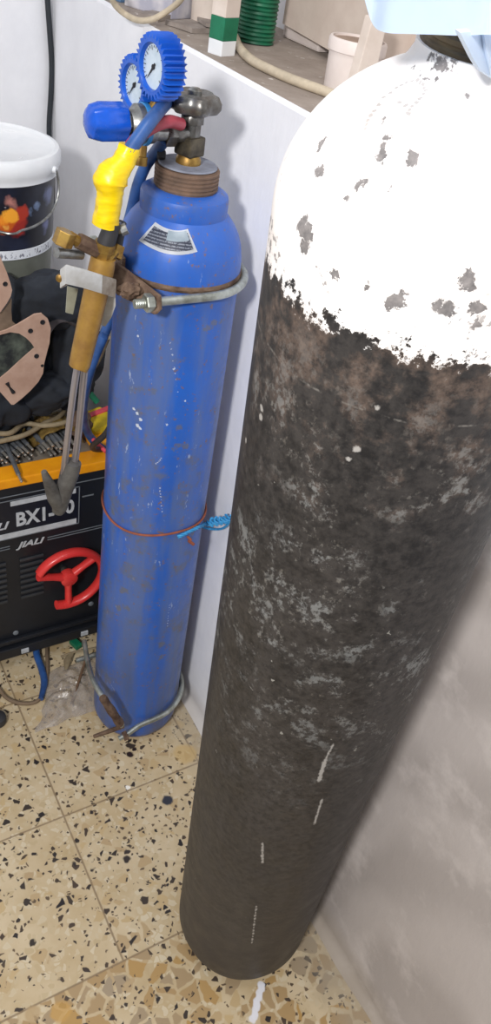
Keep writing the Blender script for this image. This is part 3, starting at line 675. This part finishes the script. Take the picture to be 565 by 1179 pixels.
obj('frame_line', outline(.145, .508, .410, .512, .002, MY-.0016), M['mgrey'], pl, smooth=False)
obj('print_bar', box((.430, MY-.0018, .503), (.14, .0008, .012)), M['silver'], pl, smooth=False)
obj('print_bar', box((.385, MY-.0018, .4185), (.235, .0008, .014)), M['silver'], pl, smooth=False)
def front_text(s, size, x, z, mat, name, par, shear=0, sx=1, y=MY-.002):
    b = text_bm(s, size, .0005, shear, sx); b.transform(Matrix.Translation((x, y, z)) @ Matrix.Rotation(PI/2, 4, 'X')); obj(name, b, mat, par, smooth=False)
front_text('BX1-', .050, .369, .441, M['silver'], 'lettering', pl, sx=.80)
front_text('0', .050, .477, .446, M['silver'], 'lettering', pl, sx=.80)
front_text('JIALI', .026, .293, .440, M['silver'], 'lettering', pl, .35, 1.15)
front_text('JIALI', .0215, .372, .378, M['silver'], 'lettering', mt, .35, 1.3)
obj('trim_line', join(box((.255, MY-.001, .388), (.20, .0014, .0015)), box((.255, MY-.001, .381), (.20, .0014, .0015)), box((.515, MY-.001, .388), (.155, .0014, .0015)), box((.515, MY-.001, .381), (.155, .0014, .0015))), M['mgrey'], mt, smooth=False)
for zz in (.531,): obj('trim_line', box((trx, MY-.001, zz-.008), (MX1-MX0-.02, .0014, .0015)), M['mgrey'], mt, smooth=False)
front_text('on / off', .010, .530, .474, M['mgrey'], 'small_print', mt) if False else obj('small_print', box((.528, MY-.001, .482), (.026, .0012, .003)), M['mgrey'], mt, smooth=False)
for (x0, x1) in ((.375, .428), (.285, .345), (.19, .25)):
    for k in range(8):
        z = .225+k*.0165; fr = obj('louvre', join(box(((x0+x1)/2, MY-.002, z), (x1-x0, .004, .0065))), pmat('louvre_metal', (66, 68, 72), .45, .3) if not M.get('lv') else M['lv'], mt, smooth=False, bevel=.001)
        M['lv'] = fr.data.materials[0]
for x in (.374, .522, .22): obj('bracket_clip', box((x, MY-.022, .066), (.018, .004, .013)), M['silver'], mt, smooth=False, bevel=.001)
obj('screw', lathe([(.007, 0), (.006, .002), (.002, .003)], (.36, MY, .112), (0, -1, 0), 12), M['mgrey'], mt); obj('screw', lathe([(.007, 0), (.006, .002), (.002, .003)], (.545, MY, .140), (0, -1, 0), 12), M['mgrey'], mt)
# broken red handwheel
wc = Vector((.476, MY-.030, .279))
hwl = thing('h', '', '', wc); bpy.data.objects.remove(hwl)
def wpt(a, r, y=0): return wc+Vector((r*math.cos(a), y, r*math.sin(a)))
RW = .079
a_s, a_e = math.radians(-112), math.radians(150)
arc = [wpt(a_s+(a_e-a_s)*i/30, RW, -.004) for i in range(31)]
wheel = obj('handwheel', tube(arc, .0125, 16, 2, flat=.7), M['redpl'], mt, label='red plastic three spoke handwheel with a piece of rim broken off')
for adeg in (38, 158, 270): obj('spoke', tube([wpt(0, 0, .002), wpt(math.radians(adeg), RW*.5, 0), wpt(math.radians(adeg), RW*.97, -.003)], [.0125, .0095, .0105], 14, flat=.8), M['redpl'], wheel)
obj('hub', lathe([(.018, -.012), (.020, -.002), (.019, .008), (.013, .011), (.002, .012)], wc, (0, -1, 0), 28), M['redpl'], wheel)
obj('shaft', lathe([(.008, 0), (.008, .036)], (wc.x, MY+.002, wc.z), (0, -1, 0), 14), M['dsteel'], wheel)

# ------------------------------------------------------------------ bucket on a box behind the machine tray
BK = Vector((.434, 1.62, 0)); bz = .845; topz = 1.118; br = .131
dbx = props(obj('box', box((.36, 1.645, .697), (.30, .20, .286)), M['darkbox'], smooth=False, bevel=.003), 'dark cardboard box on the welding machine under the white bucket', 'box')
bk = thing('plastic_bucket', 'white lidded plastic bucket with a dark fruit label and wire handle', 'bucket', (BK.x, BK.y, bz-.005))
def brz(z): return .116+(br-.122)*(z-bz)/(topz-bz)
obj('body', lathe([(.108, bz-.005), (.114, bz), (brz(.90), .90), (brz(1.05), 1.05), (brz(topz), topz-.01)], BK, n=72), M['bucketlow'], bk, label='greyish olive bucket wall')
obj('lid', lathe([(brz(1.07)+.003, 1.072), (brz(1.07)+.008, 1.073), (brz(1.07)+.009, 1.084), (brz(1.07)+.013, 1.090), (brz(1.07)+.013, 1.108), (brz(1.07)+.009, 1.116), (brz(1.07)+.002, 1.117), (brz(1.07)-.006, 1.111), (.02, 1.112), (.002, 1.112)], BK, n=96), M['white'], bk, label='white lid with raised rim')
def label_mat():
    n = N('fruit_label_print'); v = n.obj(); x, y, z = n.xyz(v)
    w = n.vm('ADD', v, n.vm('SCALE', n.vm('SUBTRACT', n.noise(v, 40, 3, out='Color'), (.5, .5, .5)), .03))
    c = n.mix(n.step(n.noise(v, 14, 3), .4, .65), lin(22, 24, 34), lin(40, 44, 62))
    inv = lambda p: Vector(p)-Vector((BK.x, BK.y, bz-.005))
    def sp(pxx, pyy):
        o = CAM; d = ray(pxx, pyy); o2 = Vector((o.x-BK.x, o.y-BK.y)); d2 = Vector((d.x, d.y)); rr_ = .128
        a = d2.dot(d2); b = 2*o2.dot(d2); cc = o2.dot(o2)-rr_*rr_; t = (-b-math.sqrt(max(0, b*b-4*a*cc)))/(2*a); return inv(o+d*t)
    def spot(q, r, col, c, s=.4): return n.mix(n.step(n.vm('DISTANCE', w, sp(*q)), r, r*s), c, col)
    c = spot((58, 225), .022, lin(110, 120, 160), c); c = spot((45, 240), .012, lin(120, 140, 175), c); c = spot((36, 246), .010, lin(110, 130, 165), c); c = spot((55, 262), .016, lin(110, 116, 160), c)
    c = spot((20, 262), .026, lin(150, 44, 36), c, .7); c = spot((24, 246), .022, lin(168, 54, 38), c, .7); c = spot((8, 262), .022, lin(190, 90, 30), c, .7)
    c = spot((13, 250), .016, lin(238, 162, 50), c, .7); c = spot((2, 256), .014, lin(232, 140, 40), c); c = spot((14, 235), .014, lin(176, 120, 110), c); c = spot((7, 266), .010, lin(240, 190, 90), c); c = spot((8, 240), .006, lin(230, 220, 220), c)
    n.set(col=c, rough=.35); return n.m
def bandr(z0, z1, off): return lathe([(brz(z0)+off-.001, z0), (brz(z0)+off, z0+.0005), (brz(z1)+off, z1-.0005), (brz(z1)+off-.001, z1)], BK, n=96)
obj('label_band', bandr(.950, 1.073, .0016), label_mat(), bk, label='dark blue label with orange and red fruit picture')
def script_mat():
    n = N('white_band_with_script'); v = n.obj(); z = n.xyz(v)[2]
    m = n.math('MULTIPLY', n.step(n.noise(v, 210, 2, stretch=(1, 1, .6)), .54, .6), n.math('LESS_THAN', n.math('ABSOLUTE', n.math('SUBTRACT', z, .9415-.840+.0)), .006))
    n.set(col=n.mix(n.math('MULTIPLY', m, .8), lin(226, 230, 236), lin(84, 84, 100)), rough=.4); return n.m
obj('script_band', bandr(.932, .951, .0024), script_mat(), bk, label='white strip with small dark script')
def onb(pxx, pyy, rr_):
    d = ray(pxx, pyy); o2 = Vector((CAM.x-BK.x, CAM.y-BK.y)); d2 = Vector((d.x, d.y))
    a = d2.dot(d2); b = 2*o2.dot(d2); cc = o2.dot(o2)-rr_*rr_; D = b*b-4*a*cc
    t = (-b-math.sqrt(max(D, 0)))/(2*a); return CAM+d*t
ha = [onb(65, 196, .142), onb(67.5, 210, .142), onb(66, 228, .142), onb(58, 246, .143), onb(44, 258, .144), onb(26, 265, .145), onb(0, 267, .146)]
last = ha[-1]
ax2 = Vector((BK.x, BK.y, 0)); 
def mirror(q, pl_n): 
    d = Vector((q.x-BK.x, q.y-BK.y, 0)); return Vector((q.x, q.y, q.z))-2*d.dot(pl_n)*pl_n
pn = Vector((ha[0].x-BK.x, ha[0].y-BK.y, 0)).normalized()
ha2 = ha+[mirror(q, pn) for q in reversed(ha[:-1])]
obj('wire_handle', tube(ha2, .0024, 8, 6), M['steel'], bk)
obj('handle_lug', lathe([(.006, 0), (.006, .008)], ha[0]-pn*.008, pn, 12), M['white'], bk)

# black cable in the corner and its pale neighbour
cp = [atY(52, -40, WY-.012), atY(55, 5, WY-.012), atY(57.5, 40, WY-.012), atY(59.5, 75, WY-.012), atY(58.5, 110, WY-.012), atY(56.5, 145, WY-.012), atY(58, 180, WY-.012), atY(64, 230, WY-.012), atY(70, 290, WY-.012), atY(76, 350, WY-.012)]
props(obj('power_cable', tube(cp, .0062, 12), M['cable']), 'black power cable hanging down the white wall corner above the bucket', 'cable')

# ------------------------------------------------------------------ black bag with tan leather, on the machine tray
bag = thing('canvas_bag', 'crumpled black canvas bag with tan eyelet leather pieces on the welding machine', 'bag', (.40, 1.44, .56))
def lump(c, s, seed, amp=.25, sub=5):
    b = bmesh.new(); bmesh.ops.create_icosphere(b, subdivisions=sub, radius=1)
    for v in b.verts:
        q = v.co+Vector((seed, 0, 0)); f = 1+amp*noise.noise(q*1.6)+amp*.45*noise.noise(q*4)+amp*.12*noise.noise(q*10)
        fold = .04*math.sin(9*v.co.x+5*v.co.z+4*noise.noise(q*2)); v.co *= f+fold
    b.transform(Matrix.Translation(c) @ Matrix.Diagonal((*s, 1))); return b
def flatten(b, z): 
    for v in b.verts: v.co.z = max(v.co.z, z)
    return b
obj('shell', join(flatten(lump((.365, 1.46, .75), (.135, .06, .175), 3, .2), .562), flatten(lump((.30, 1.45, .67), (.16, .085, .10), 8, .2), .562), flatten(lump(atY(84, 410, 1.45), (.060, .04, .125), 5, .2), .575), lump(atY(66, 345, 1.44), (.095, .035, .065), 6, .15), flatten(lump(atY(44, 452, 1.43), (.085, .04, .045), 9, .15), .56)), M['canvas'], bag, label='crumpled black canvas')
LY = 1.35
def lpoly(pp, Y, tilt=0): return [atY(a, b, Y+tilt*(b-400)) for a, b in pp]
right = [(0, 382), (8, 380), (20, 374), (30, 368), (40, 362), (48, 361), (55, 367), (58.5, 378), (57, 395), (54, 406), (51, 418), (49.5, 430), (44, 440), (35, 450), (25, 459), (16, 466), (13, 466), (7, 459), (-1, 450), (-1, 437), (10, 428), (25, 414), (40, 401), (36, 395), (30, 389), (22, 384), (12, 382.5), (-1, 386)]
right = [(-1, 383)]+right[1:]
def plate(pp, Y, th=.004, bulge=.012, tilt=0):
    P = lpoly(pp, Y, tilt); b = bmesh.new(); n = len(P); E = Vector((0, th, 0))
    fr = [b.verts.new(p) for p in P]; bk_ = [b.verts.new(p+E) for p in P]
    for t in tessellate_polygon([[Vector((p.x, p.z, 0)) for p in P]]):
        b.faces.new([fr[i] for i in t]); b.faces.new([bk_[i] for i in reversed(t)])
    for i in range(n): j = (i+1) % n; b.faces.new((fr[j], fr[i], bk_[i], bk_[j]))
    return b
lp = obj('leather_piece', plate(right, LY), M['leather'], bag, label='tan leather piece with dark eyelets')
for q in ((49, 371), (35, 381), (42, 410), (48.5, 421)): obj('eyelet', lathe([(.0048 if q[1] != 421 else .003, 0), (.0045 if q[1] != 421 else .0028, .0012), (.002, .0006)], atY(*q, LY-.0002), (0, -1, 0), 16), M['ink'], lp)
obj('stitch_slit', join(tube([atY(8, 441, LY-.001), atY(11, 446, LY-.001), atY(15.5, 452, LY-.001)], [.004, .0016, .004], 8), ), M['ink'], lp)
up_ = [(-1, 292), (3, 302), (8, 314), (12, 326), (14, 334), (12.5, 341), (8, 349), (3, 356), (-1, 361)]
l2 = obj('leather_piece', plate(up_, LY+.02), M['leather'], bag, label='upper tan leather corner at the photo edge')
obj('eyelet', lathe([(.0045, 0), (.004, .0012), (.002, .0006)], atY(6, 327, LY+.0198), (0, -1, 0), 16), M['ink'], l2)
lo_ = [(-1, 361), (4, 358), (9, 351), (13.5, 344), (13, 358), (14, 370), (20, 375), (8, 381), (-1, 384)]
obj('leather_piece', plate(lo_, LY+.028), M['dleather'], bag, label='darker brown leather strap fold')
obj('lining', plate([(-1, 384), (15, 381), (26, 384), (36, 391), (43, 401), (30, 414), (12, 430), (-1, 441)], LY+.008, .003), M['camo'], bag, label='grey green camouflage lining')
obj('webbing_strap', tube([atY(48, 392, 1.40), atY(60, 372, 1.41), atY(74, 368, 1.42), atY(90, 376, 1.43)], .012, 10, flat=.4), pmat('grey_webbing', (78, 72, 74), .9), bag)

# ------------------------------------------------------------------ clutter on the tray
TZ = MT+.008
rodgrp1, rodgrp2 = 'grey welding rods in the left bundle', 'welding rods in the bundle wrapped in gold paper'
def rod_proto(name, label, grp, L, r):
    t = thing(name, label, 'welding rod', (0, 0, 0), grp)
    obj('coating', lathe([(r*.6, .022), (r, .023), (r, L-.002), (r*.8, L)], (0, 0, 0), (0, 1, 0), 8), M['rod'], t, local=True)
    obj('bare_end', lathe([(r*.4, 0), (r*.62, .001), (r*.62, .023)], (0, 0, 0), (0, 1, 0), 8), M['rodtip'], t, local=True)
    return t
def dup(root):
    r = root.copy(); COL.objects.link(r)
    for ch in list(root.children):
        c = ch.copy(); COL.objects.link(c); c.parent = r
    return r
def bundle(proto, tips, ang, pitch_):
    for i, q in enumerate(tips):
        o = proto if i == 0 else dup(proto)
        o.location = q; o.rotation_euler = (pitch_+random.uniform(-.03, .03), 0, ang+random.uniform(-.06, .06))
pr1 = rod_proto('welding_rod', 'grey coated welding rod lying in the left bundle on the orange tray', rodgrp1, .17, .0047)
tips = []
for k in range(24):
    row = k//8; c = k % 8
    tips.append(Vector((.343+c*.0112+row*.004+random.uniform(-.001, .001), 1.362-row*.004+random.uniform(-.012, .012), TZ+.010+row*.0088)))
bundle(pr1, tips, .20, 0)
lone = dup(pr1); props(lone, 'single pale welding rod lying across the front rim of the orange tray', 'welding rod'); del lone['group']
ra, rb = atZ(25, 555, MT+.026), atZ(8, 515, MT+.040)
lone.location = ra; dd = (rb-ra).normalized(); lone.rotation_euler = Vector((0, 1, 0)).rotation_difference(dd).to_euler()
pr2 = rod_proto('welding_rod', 'stubby welding rod standing out of the gold paper bundle behind the torch tip', rodgrp2, .12, .0056)
tips = []
for k in range(16):
    row = k//6; c = k % 6
    tips.append(Vector((.452+c*.0125+row*.004+random.uniform(-.002, .002), 1.362-row*.004+random.uniform(-.012, .012), TZ+.010+row*.011)))
bundle(pr2, tips, .15, .05)
gp = bmesh.new()
def wrap(x0, x1, y0, y1, h):
    rings = []
    for j in range(9):
        y = y0+(y1-y0)*j/8; q = []
        for i in range(25):
            t = PI*i/24; q.append(Vector(((x0+x1)/2-(x1-x0)/2*math.cos(t), y, TZ+.002+h*math.sin(t))))
        rings.append(q)
    b = bmesh.new(); G = [[b.verts.new(v+Vector((noise.noise(v*70), noise.noise(v*70+Vector((9, 0, 0))), noise.noise(v*70+Vector((0, 9, 0)))))*.008+Vector((0, 0, .003))) for v in r] for r in rings]
    for a, c in zip(G, G[1:]):
        for i in range(24): b.faces.new((a[i], a[i+1], c[i+1], c[i]))
    bmesh.ops.solidify(b, geom=b.faces[:], thickness=.0008); return b
props(obj('paper_wrapper', wrap(.438, .548, 1.382, 1.455, .046), M['goldfoil']), 'crumpled gold brown paper wrapped round the right rod bundle', 'wrapper')
props(obj('paper_wrapper', wrap(.335, .425, 1.44, 1.55, .034), M['dust']), 'dusty grey paper over the left rod bundle', 'wrapper')
props(obj('cable', tube([atZ(-20, 512, TZ+.055), atZ(5, 507, TZ+.055), atZ(30, 500, TZ+.055), atZ(52, 487, TZ+.055), atZ(70, 478, TZ+.05), atZ(84, 455, TZ+.06), atY(98, 436, 1.42), atY(112, 416, 1.36), atY(124, 388, 1.28)], .0055, 10), M['tancable']), 'tan cable crossing the tray and rising behind the torch', 'cable')
props(obj('cable', tube([atZ(-20, 497, TZ+.07), atZ(10, 499, TZ+.066), atZ(28, 488, TZ+.062), atZ(50, 490, TZ+.058), atZ(75, 486, TZ+.055), atZ(88, 474, TZ+.05)], .0055, 10), M['tancable']), 'second tan cable coiled over the tray beside the black bag', 'cable')
props(obj('gas_hose', tube([atY(96, 440, 1.44), atY(103, 452, 1.43), atY(112, 463, 1.42)], .007, 10), M['greenw']), 'short green hose end behind the torch tubes', 'hose')
rb_ = [atZ(90, 474, TZ+.03), atZ(97, 493, TZ+.03), atZ(107, 506, TZ+.03), atZ(122, 520, TZ+.025)]
props(obj('gas_hose', tube(rb_, .0045, 10), M['pink']), 'red hose curving under the dark blue hose on the tray', 'hose')
yb = box(atZ(112, 486, TZ+.012), (.075, .075, .022), .3)
yc = thing('cloth', 'yellow folded cloth with a pink stripe on the tray beside the blue cylinder', 'cloth', atZ(108, 488, TZ))
obj('fold', yb, M['yellowcloth'], yc, smooth=False, bevel=.006)
obj('stripe', box(atZ(114, 474, TZ+.0245), (.07, .014, .003), .3), M['pink'], yc, smooth=False)
props(obj('rag', flatten(lump((.552, 1.425, TZ+.028), (.030, .034, .032), 21, .35, 4), TZ), M['rust']), 'dark brown crumpled rag between the rod bundle and the blue cylinder', 'rag')

# ------------------------------------------------------------------ things under and before the machine
props(obj('gas_hose', tube([atZ(43, 735, .03), atZ(42, 752, .012), atZ(48, 770, .010), atZ(51, 786, .009), atZ(47, 805, .009)], [.0085, .0085, .0085, .0085, .006], 12), M['bhose']), 'short blue hose poking out from under the welding machine', 'hose')
props(obj('cable', tube([atZ(-15, 770, .006), atZ(-1, 793, .006), atZ(10, 805, .006), atZ(28, 810, .006), atZ(45, 805, .006), atZ(54, 780, .006), atZ(54, 745, .006)], .0045, 10), pmat('dirty_brown_cable', (128, 108, 86), .8)), 'dirty brown cable curling on the floor by the blue hose end', 'cable')
props(obj('stick', tube([atZ(100, 755, .05), atZ(92, 780, .03), atZ(82, 811, .004)], .0032, 8, smooth=False), M['brownpl']), 'thin brown metal rod leaning on the floor left of the blue cylinder', 'rod')
props(obj('wire', tube([atZ(70, 756, .006), atZ(85, 751, .012), atZ(110, 746, .016)], .0026, 8), M['tancable']), 'short tan wire lying under the welding machine', 'wire')
props(obj('wood_chip', tube([atZ(83, 752, .010), atZ(78, 760, .010), atZ(76, 772, .010)], [.005, .010, .004], 8, flat=.5), M['tancable']), 'yellow brown curled chip lying under the welding machine', 'wood chip')
props(obj('tag', box(atZ(87, 741, .012), (.018, .03, .014), .3), M['green'], smooth=False, bevel=.002), 'small green plastic piece under the welding machine', 'plastic piece')
def crumple(pp, h, seed):
    c = sum((atZ(a, b, 0) for a, b in pp), Vector())/len(pp); bm = bmesh.new()
    bmesh.ops.create_grid(bm, x_segments=28, y_segments=28, size=1)
    P = [atZ(a, b, 0) for a, b in pp]
    for v in bm.verts:
        u, w = (v.co.x+1)/2, (v.co.y+1)/2
        q = (P[0]*(1-u)+P[1]*u)*(1-w)+(P[3]*(1-u)+P[2]*u)*w
        s = math.sin(PI*u)**.6*math.sin(PI*w)**.6 if 0 < u < 1 and 0 < w < 1 else 0
        nn = noise.noise(q*35+Vector((seed, 0, 0)))
        v.co = q+Vector((.01*noise.noise(q*28), .01*noise.noise(q*28+Vector((5, 5, 5))), 0))+Vector((0, 0, .003+h*s*(.5+.9*abs(nn))))
    bmesh.ops.solidify(bm, geom=bm.faces[:], thickness=-.0004); return bm
props(obj('plastic_bag', crumple([(42, 845), (118, 815), (112, 755), (56, 775)], .028, 1), M['clear']), 'dirty clear crumpled plastic bag on the floor left of the blue cylinder', 'plastic bag')
props(obj('rubber_plug', lathe([(.012, 0), (.019, .003), (.021, .012), (.019, .022), (.010, .026), (.002, .027)], atZ(-3, 832, 0), n=24), M['rubber']), 'black rounded rubber piece on the floor at the left photo edge', 'rubber piece')

# ------------------------------------------------------------------ things on the ledge
L = LEDGE
sp = thing('striped_stick', 'upright square stick painted white, green and cream at the ledge edge', 'stick', (.748, 1.315, L))
def zat(py, pxx, Y): return atY(pxx, py, Y).z
z1_, z2_ = zat(46, 259, 1.313), zat(19, 260, 1.313)
srot = .35
obj('white_end', box((.742, 1.318, (L+z1_)/2), (.034, .030, z1_-L), srot), M['white'], sp, smooth=False, bevel=.001)
obj('green_band', box((.742, 1.318, (z1_+z2_)/2), (.0344, .0304, z2_-z1_), srot), M['green'], sp, smooth=False, bevel=.001)
obj('shaft', box((.742, 1.318, (z2_+1.62)/2), (.034, .030, 1.62-z2_), srot), M['palewood'], sp, smooth=False, bevel=.001)
props(obj('pot', lathe([(.030, 0), (.034, .002), (.037, .10), (.037, .14), (.034, .142)], atZ(240, 34, L)+Vector((.018, .035, 0)), n=40), M['palewood']), 'off white container standing behind the striped stick', 'container')
cc = Vector((.872, 1.435, L)); cpf = [(.030, 0)]
for k in range(18): cpf += [(.0365, .002+k*.0065), (.0340, .0055+k*.0065)]
cl_ = thing('wire_coil', 'coil of green plastic coated wire standing on the ledge', 'wire coil', cc)
obj('coil', lathe(cpf+[(.030, .12)], (0, 0, 0), n=40, rfun=lambda t, i: 1+.02*math.sin(3*t+i*1.7)), M['greenw'], cl_, local=True)
obj('wrapper', lathe([(.0425, .028), (.043, .030), (.043, .052), (.0425, .054)], (0, 0, 0), n=40), M['card'], cl_, local=True) if False else None
obj('paper_top', lump((cc.x-.005, cc.y, L+.128), (.040, .036, .016), 5, .4, 4), pmat('brown_paper', (160, 126, 110), .85), cl_)
props(obj('hose_coil', tube([atZ(262, 36, L+.007), atZ(270, 42, L+.007), atZ(275, 54, L+.007), atZ(288, 68, L+.007), atZ(310, 80, L+.007), atZ(340, 93, L+.007), atZ(368, 103, L+.007), atZ(392, 112, L+.007), atZ(430, 125, L+.007)], .0072, 12), M['cream']), 'cream flexible conduit lying along the ledge from the striped stick to the tub', 'conduit')
obj_t = thing('plastic_tub', 'small off white plastic tub with a dusty lid on the ledge', 'tub', (.850, 1.103, L))
obj('body', lathe([(.037, 0), (.039, .002), (.041, .058)], (0, 0, 0), n=48), M['pinktub'], obj_t, local=True)
obj('rim', lathe([(.040, .055), (.0440, .056), (.0440, .070), (.042, .073), (.039, .073), (.039, .068)], (0, 0, 0), n=48), M['pinktub'], obj_t, local=True)
obj('lid_centre', lathe([(.0395, .066), (.0395, .0695), (.001, .070)], (0, 0, 0), n=48), M['brownlid'], obj_t, local=True, label='dusty brown lid centre')
# planks
q0 = atZ(413, 98, L)
def board(name, poly, Y, th, mat, label, cat):
    return props(obj(name, prism([atY(a, b, Y) for a, b in poly], (0, th, 0)), mat, smooth=False, bevel=.0015), label, cat)
board('wooden_slat', [(424, 125), (402, 118), (429, 20), (447, 20)], 1.02, .018, M['palewood'], 'narrow pale wooden slat leaning upright beside the tub on the ledge', 'slat')
board('board', [(446, 125), (418, 110), (440, -10), (500, -10), (482, 110)], 1.10, .012, M['paleboard'], 'wide pale board standing behind the black cylinder dome', 'board')
# long pale panel along the upper wall, resting on white blocks
pa = props(obj('board', prism([atX(452, 100, .955), atX(325, 27, .955), Vector((.955, atX(325, 27, .955).y, L+.55)), Vector((.955, .7, L+.55))], (.014, 0, 0)), M['paleboard'], smooth=False), 'long pale sheet standing along the back of the ledge', 'board')
for i, (y0, y1) in enumerate(((.92, 1.10), (1.13, 1.235), (1.262, 1.33), (1.375, 1.50))):
    props(obj('block', box((.995, (y0+y1)/2, L+.024), (.045, y1-y0, .047), 0), M['pinktub'], smooth=False, bevel=.004), ['nearest white block under the pale sheet', 'white block under the pale sheet behind the tub', 'small white block under the pale sheet between dark gaps', 'white block under the pale sheet beside the green coil'][i], 'block')
# clutter at the far end of the ledge
wcp = [atZ(120, -35, L+.06), atY(126, -12, 1.55), atY(132, 5, 1.55), atY(145, 17, 1.55), atY(160, 23.5, 1.52), atY(176, 22, 1.50), atY(192, 13, 1.50), atY(206, 2, 1.52), atY(214, -10, 1.56)]
props(obj('cable', tube(wcp, .0052, 12), M['cream']), 'cream cable drooping over the far corner of the ledge', 'cable')
props(obj('carton', box((.80, 1.66, L+.04), (.10, .12, .08), .4), pmat('white_carton', (214, 210, 214), .6, c2=(176, 176, 190), scale=16, amt=.3), smooth=False, bevel=.002), 'white printed carton at the far end of the ledge', 'carton')
props(obj('carton', box((.745, 1.75, L+.03), (.035, .05, .06), .2), pmat('blue_carton', (98, 132, 170), .6), smooth=False, bevel=.002), 'small blue carton left of the white carton', 'carton')
props(obj('carton', box((.722, 1.80, L+.02), (.03, .05, .04), .3), pmat('yellowish_carton', (196, 190, 150), .6), smooth=False, bevel=.002), 'small yellowish carton at the far corner of the ledge', 'carton')
for k, (c, s, a) in enumerate((((.80, 1.515, L+.004), (.10, .07, .008), .3), ((.835, 1.50, L+.013), (.07, .06, .006), -.2), ((.745, 1.585, L+.004), (.06, .04, .008), .7))):
    b = box(c, s, a); bmesh.ops.subdivide_edges(b, edges=b.edges[:], cuts=3)
    for v in b.verts: v.co.z += .004*max(0, noise.noise(v.co*30))
    props(obj('cardboard_scrap', b, M['card'], smooth=False), ['flat grey cardboard scrap lying on the ledge left of the container', 'upper crumpled scrap lying on the flat grey one', 'small grey scrap under the drooping cream cable'][k], 'scrap')
props(obj('stone', lump((.792, 1.400, L+.008), (.016, .012, .010), 4, .3, 3), M['dsteel']), 'dark little lump beside the green band of the striped stick', 'stone')

# ------------------------------------------------------------------ light blue cloth over the black cylinder's valve
def cloth():
    bm = bmesh.new(); nu, nv = 60, 36; G = []
    # lower hem traced left to right, sheet rises behind it over the valve
    hem = [(416, -14, .43), (428, 26, .42), (442, 37, .405), (470, 39, .39), (500, 40, .375), (530, 41, .36), (560, 40, .345), (600, 42, .335), (650, 40, .33)]
    H = cr([atY(a, b, Y) for a, b, Y in hem], 8)
    for j in range(nv+1):
        row = []; w = j/nv
        for i in range(nu+1):
            t = i/nu*(len(H)-1); k = min(int(t), len(H)-2); q = H[k].lerp(H[k+1], t-k)
            rise = Vector((.01, .03, .16))*w+Vector((0, .05, 0))*w*w
            f = .010*math.sin(i*.35+w*2)*(.4+w)+.006*noise.noise(q*20+Vector((0, 0, w*3)))
            row.append(bm.verts.new(q+rise+Vector((0, f, 0))*w))
        G.append(row)
    for j in range(nv):
        for i in range(nu): bm.faces.new((G[j][i], G[j][i+1], G[j+1][i+1], G[j+1][i]))
    bmesh.ops.solidify(bm, geom=bm.faces[:], thickness=.0025); return bm
clt = thing('cloth', 'light blue cloth draped over the valve of the black cylinder', 'cloth', (.42, .43, 1.56))
obj('sheet', cloth(), M['cloth'], clt)
def folds():
    out = []
    for poly, Y in (([(528, 36), (566, 34), (590, 60), (580, 100), (552, 82), (545, 70)], .345), ([(556, 36), (610, 30), (610, 110), (568, 92), (560, 60)], .338)):
        b = prism([atY(a, c, Y+.0006*(a-528)) for a, c in poly], (.004, .01, 0)); out.append(b)
    return join(*out)
obj('hanging_fold', folds(), M['cloth'], clt, bevel=.003)
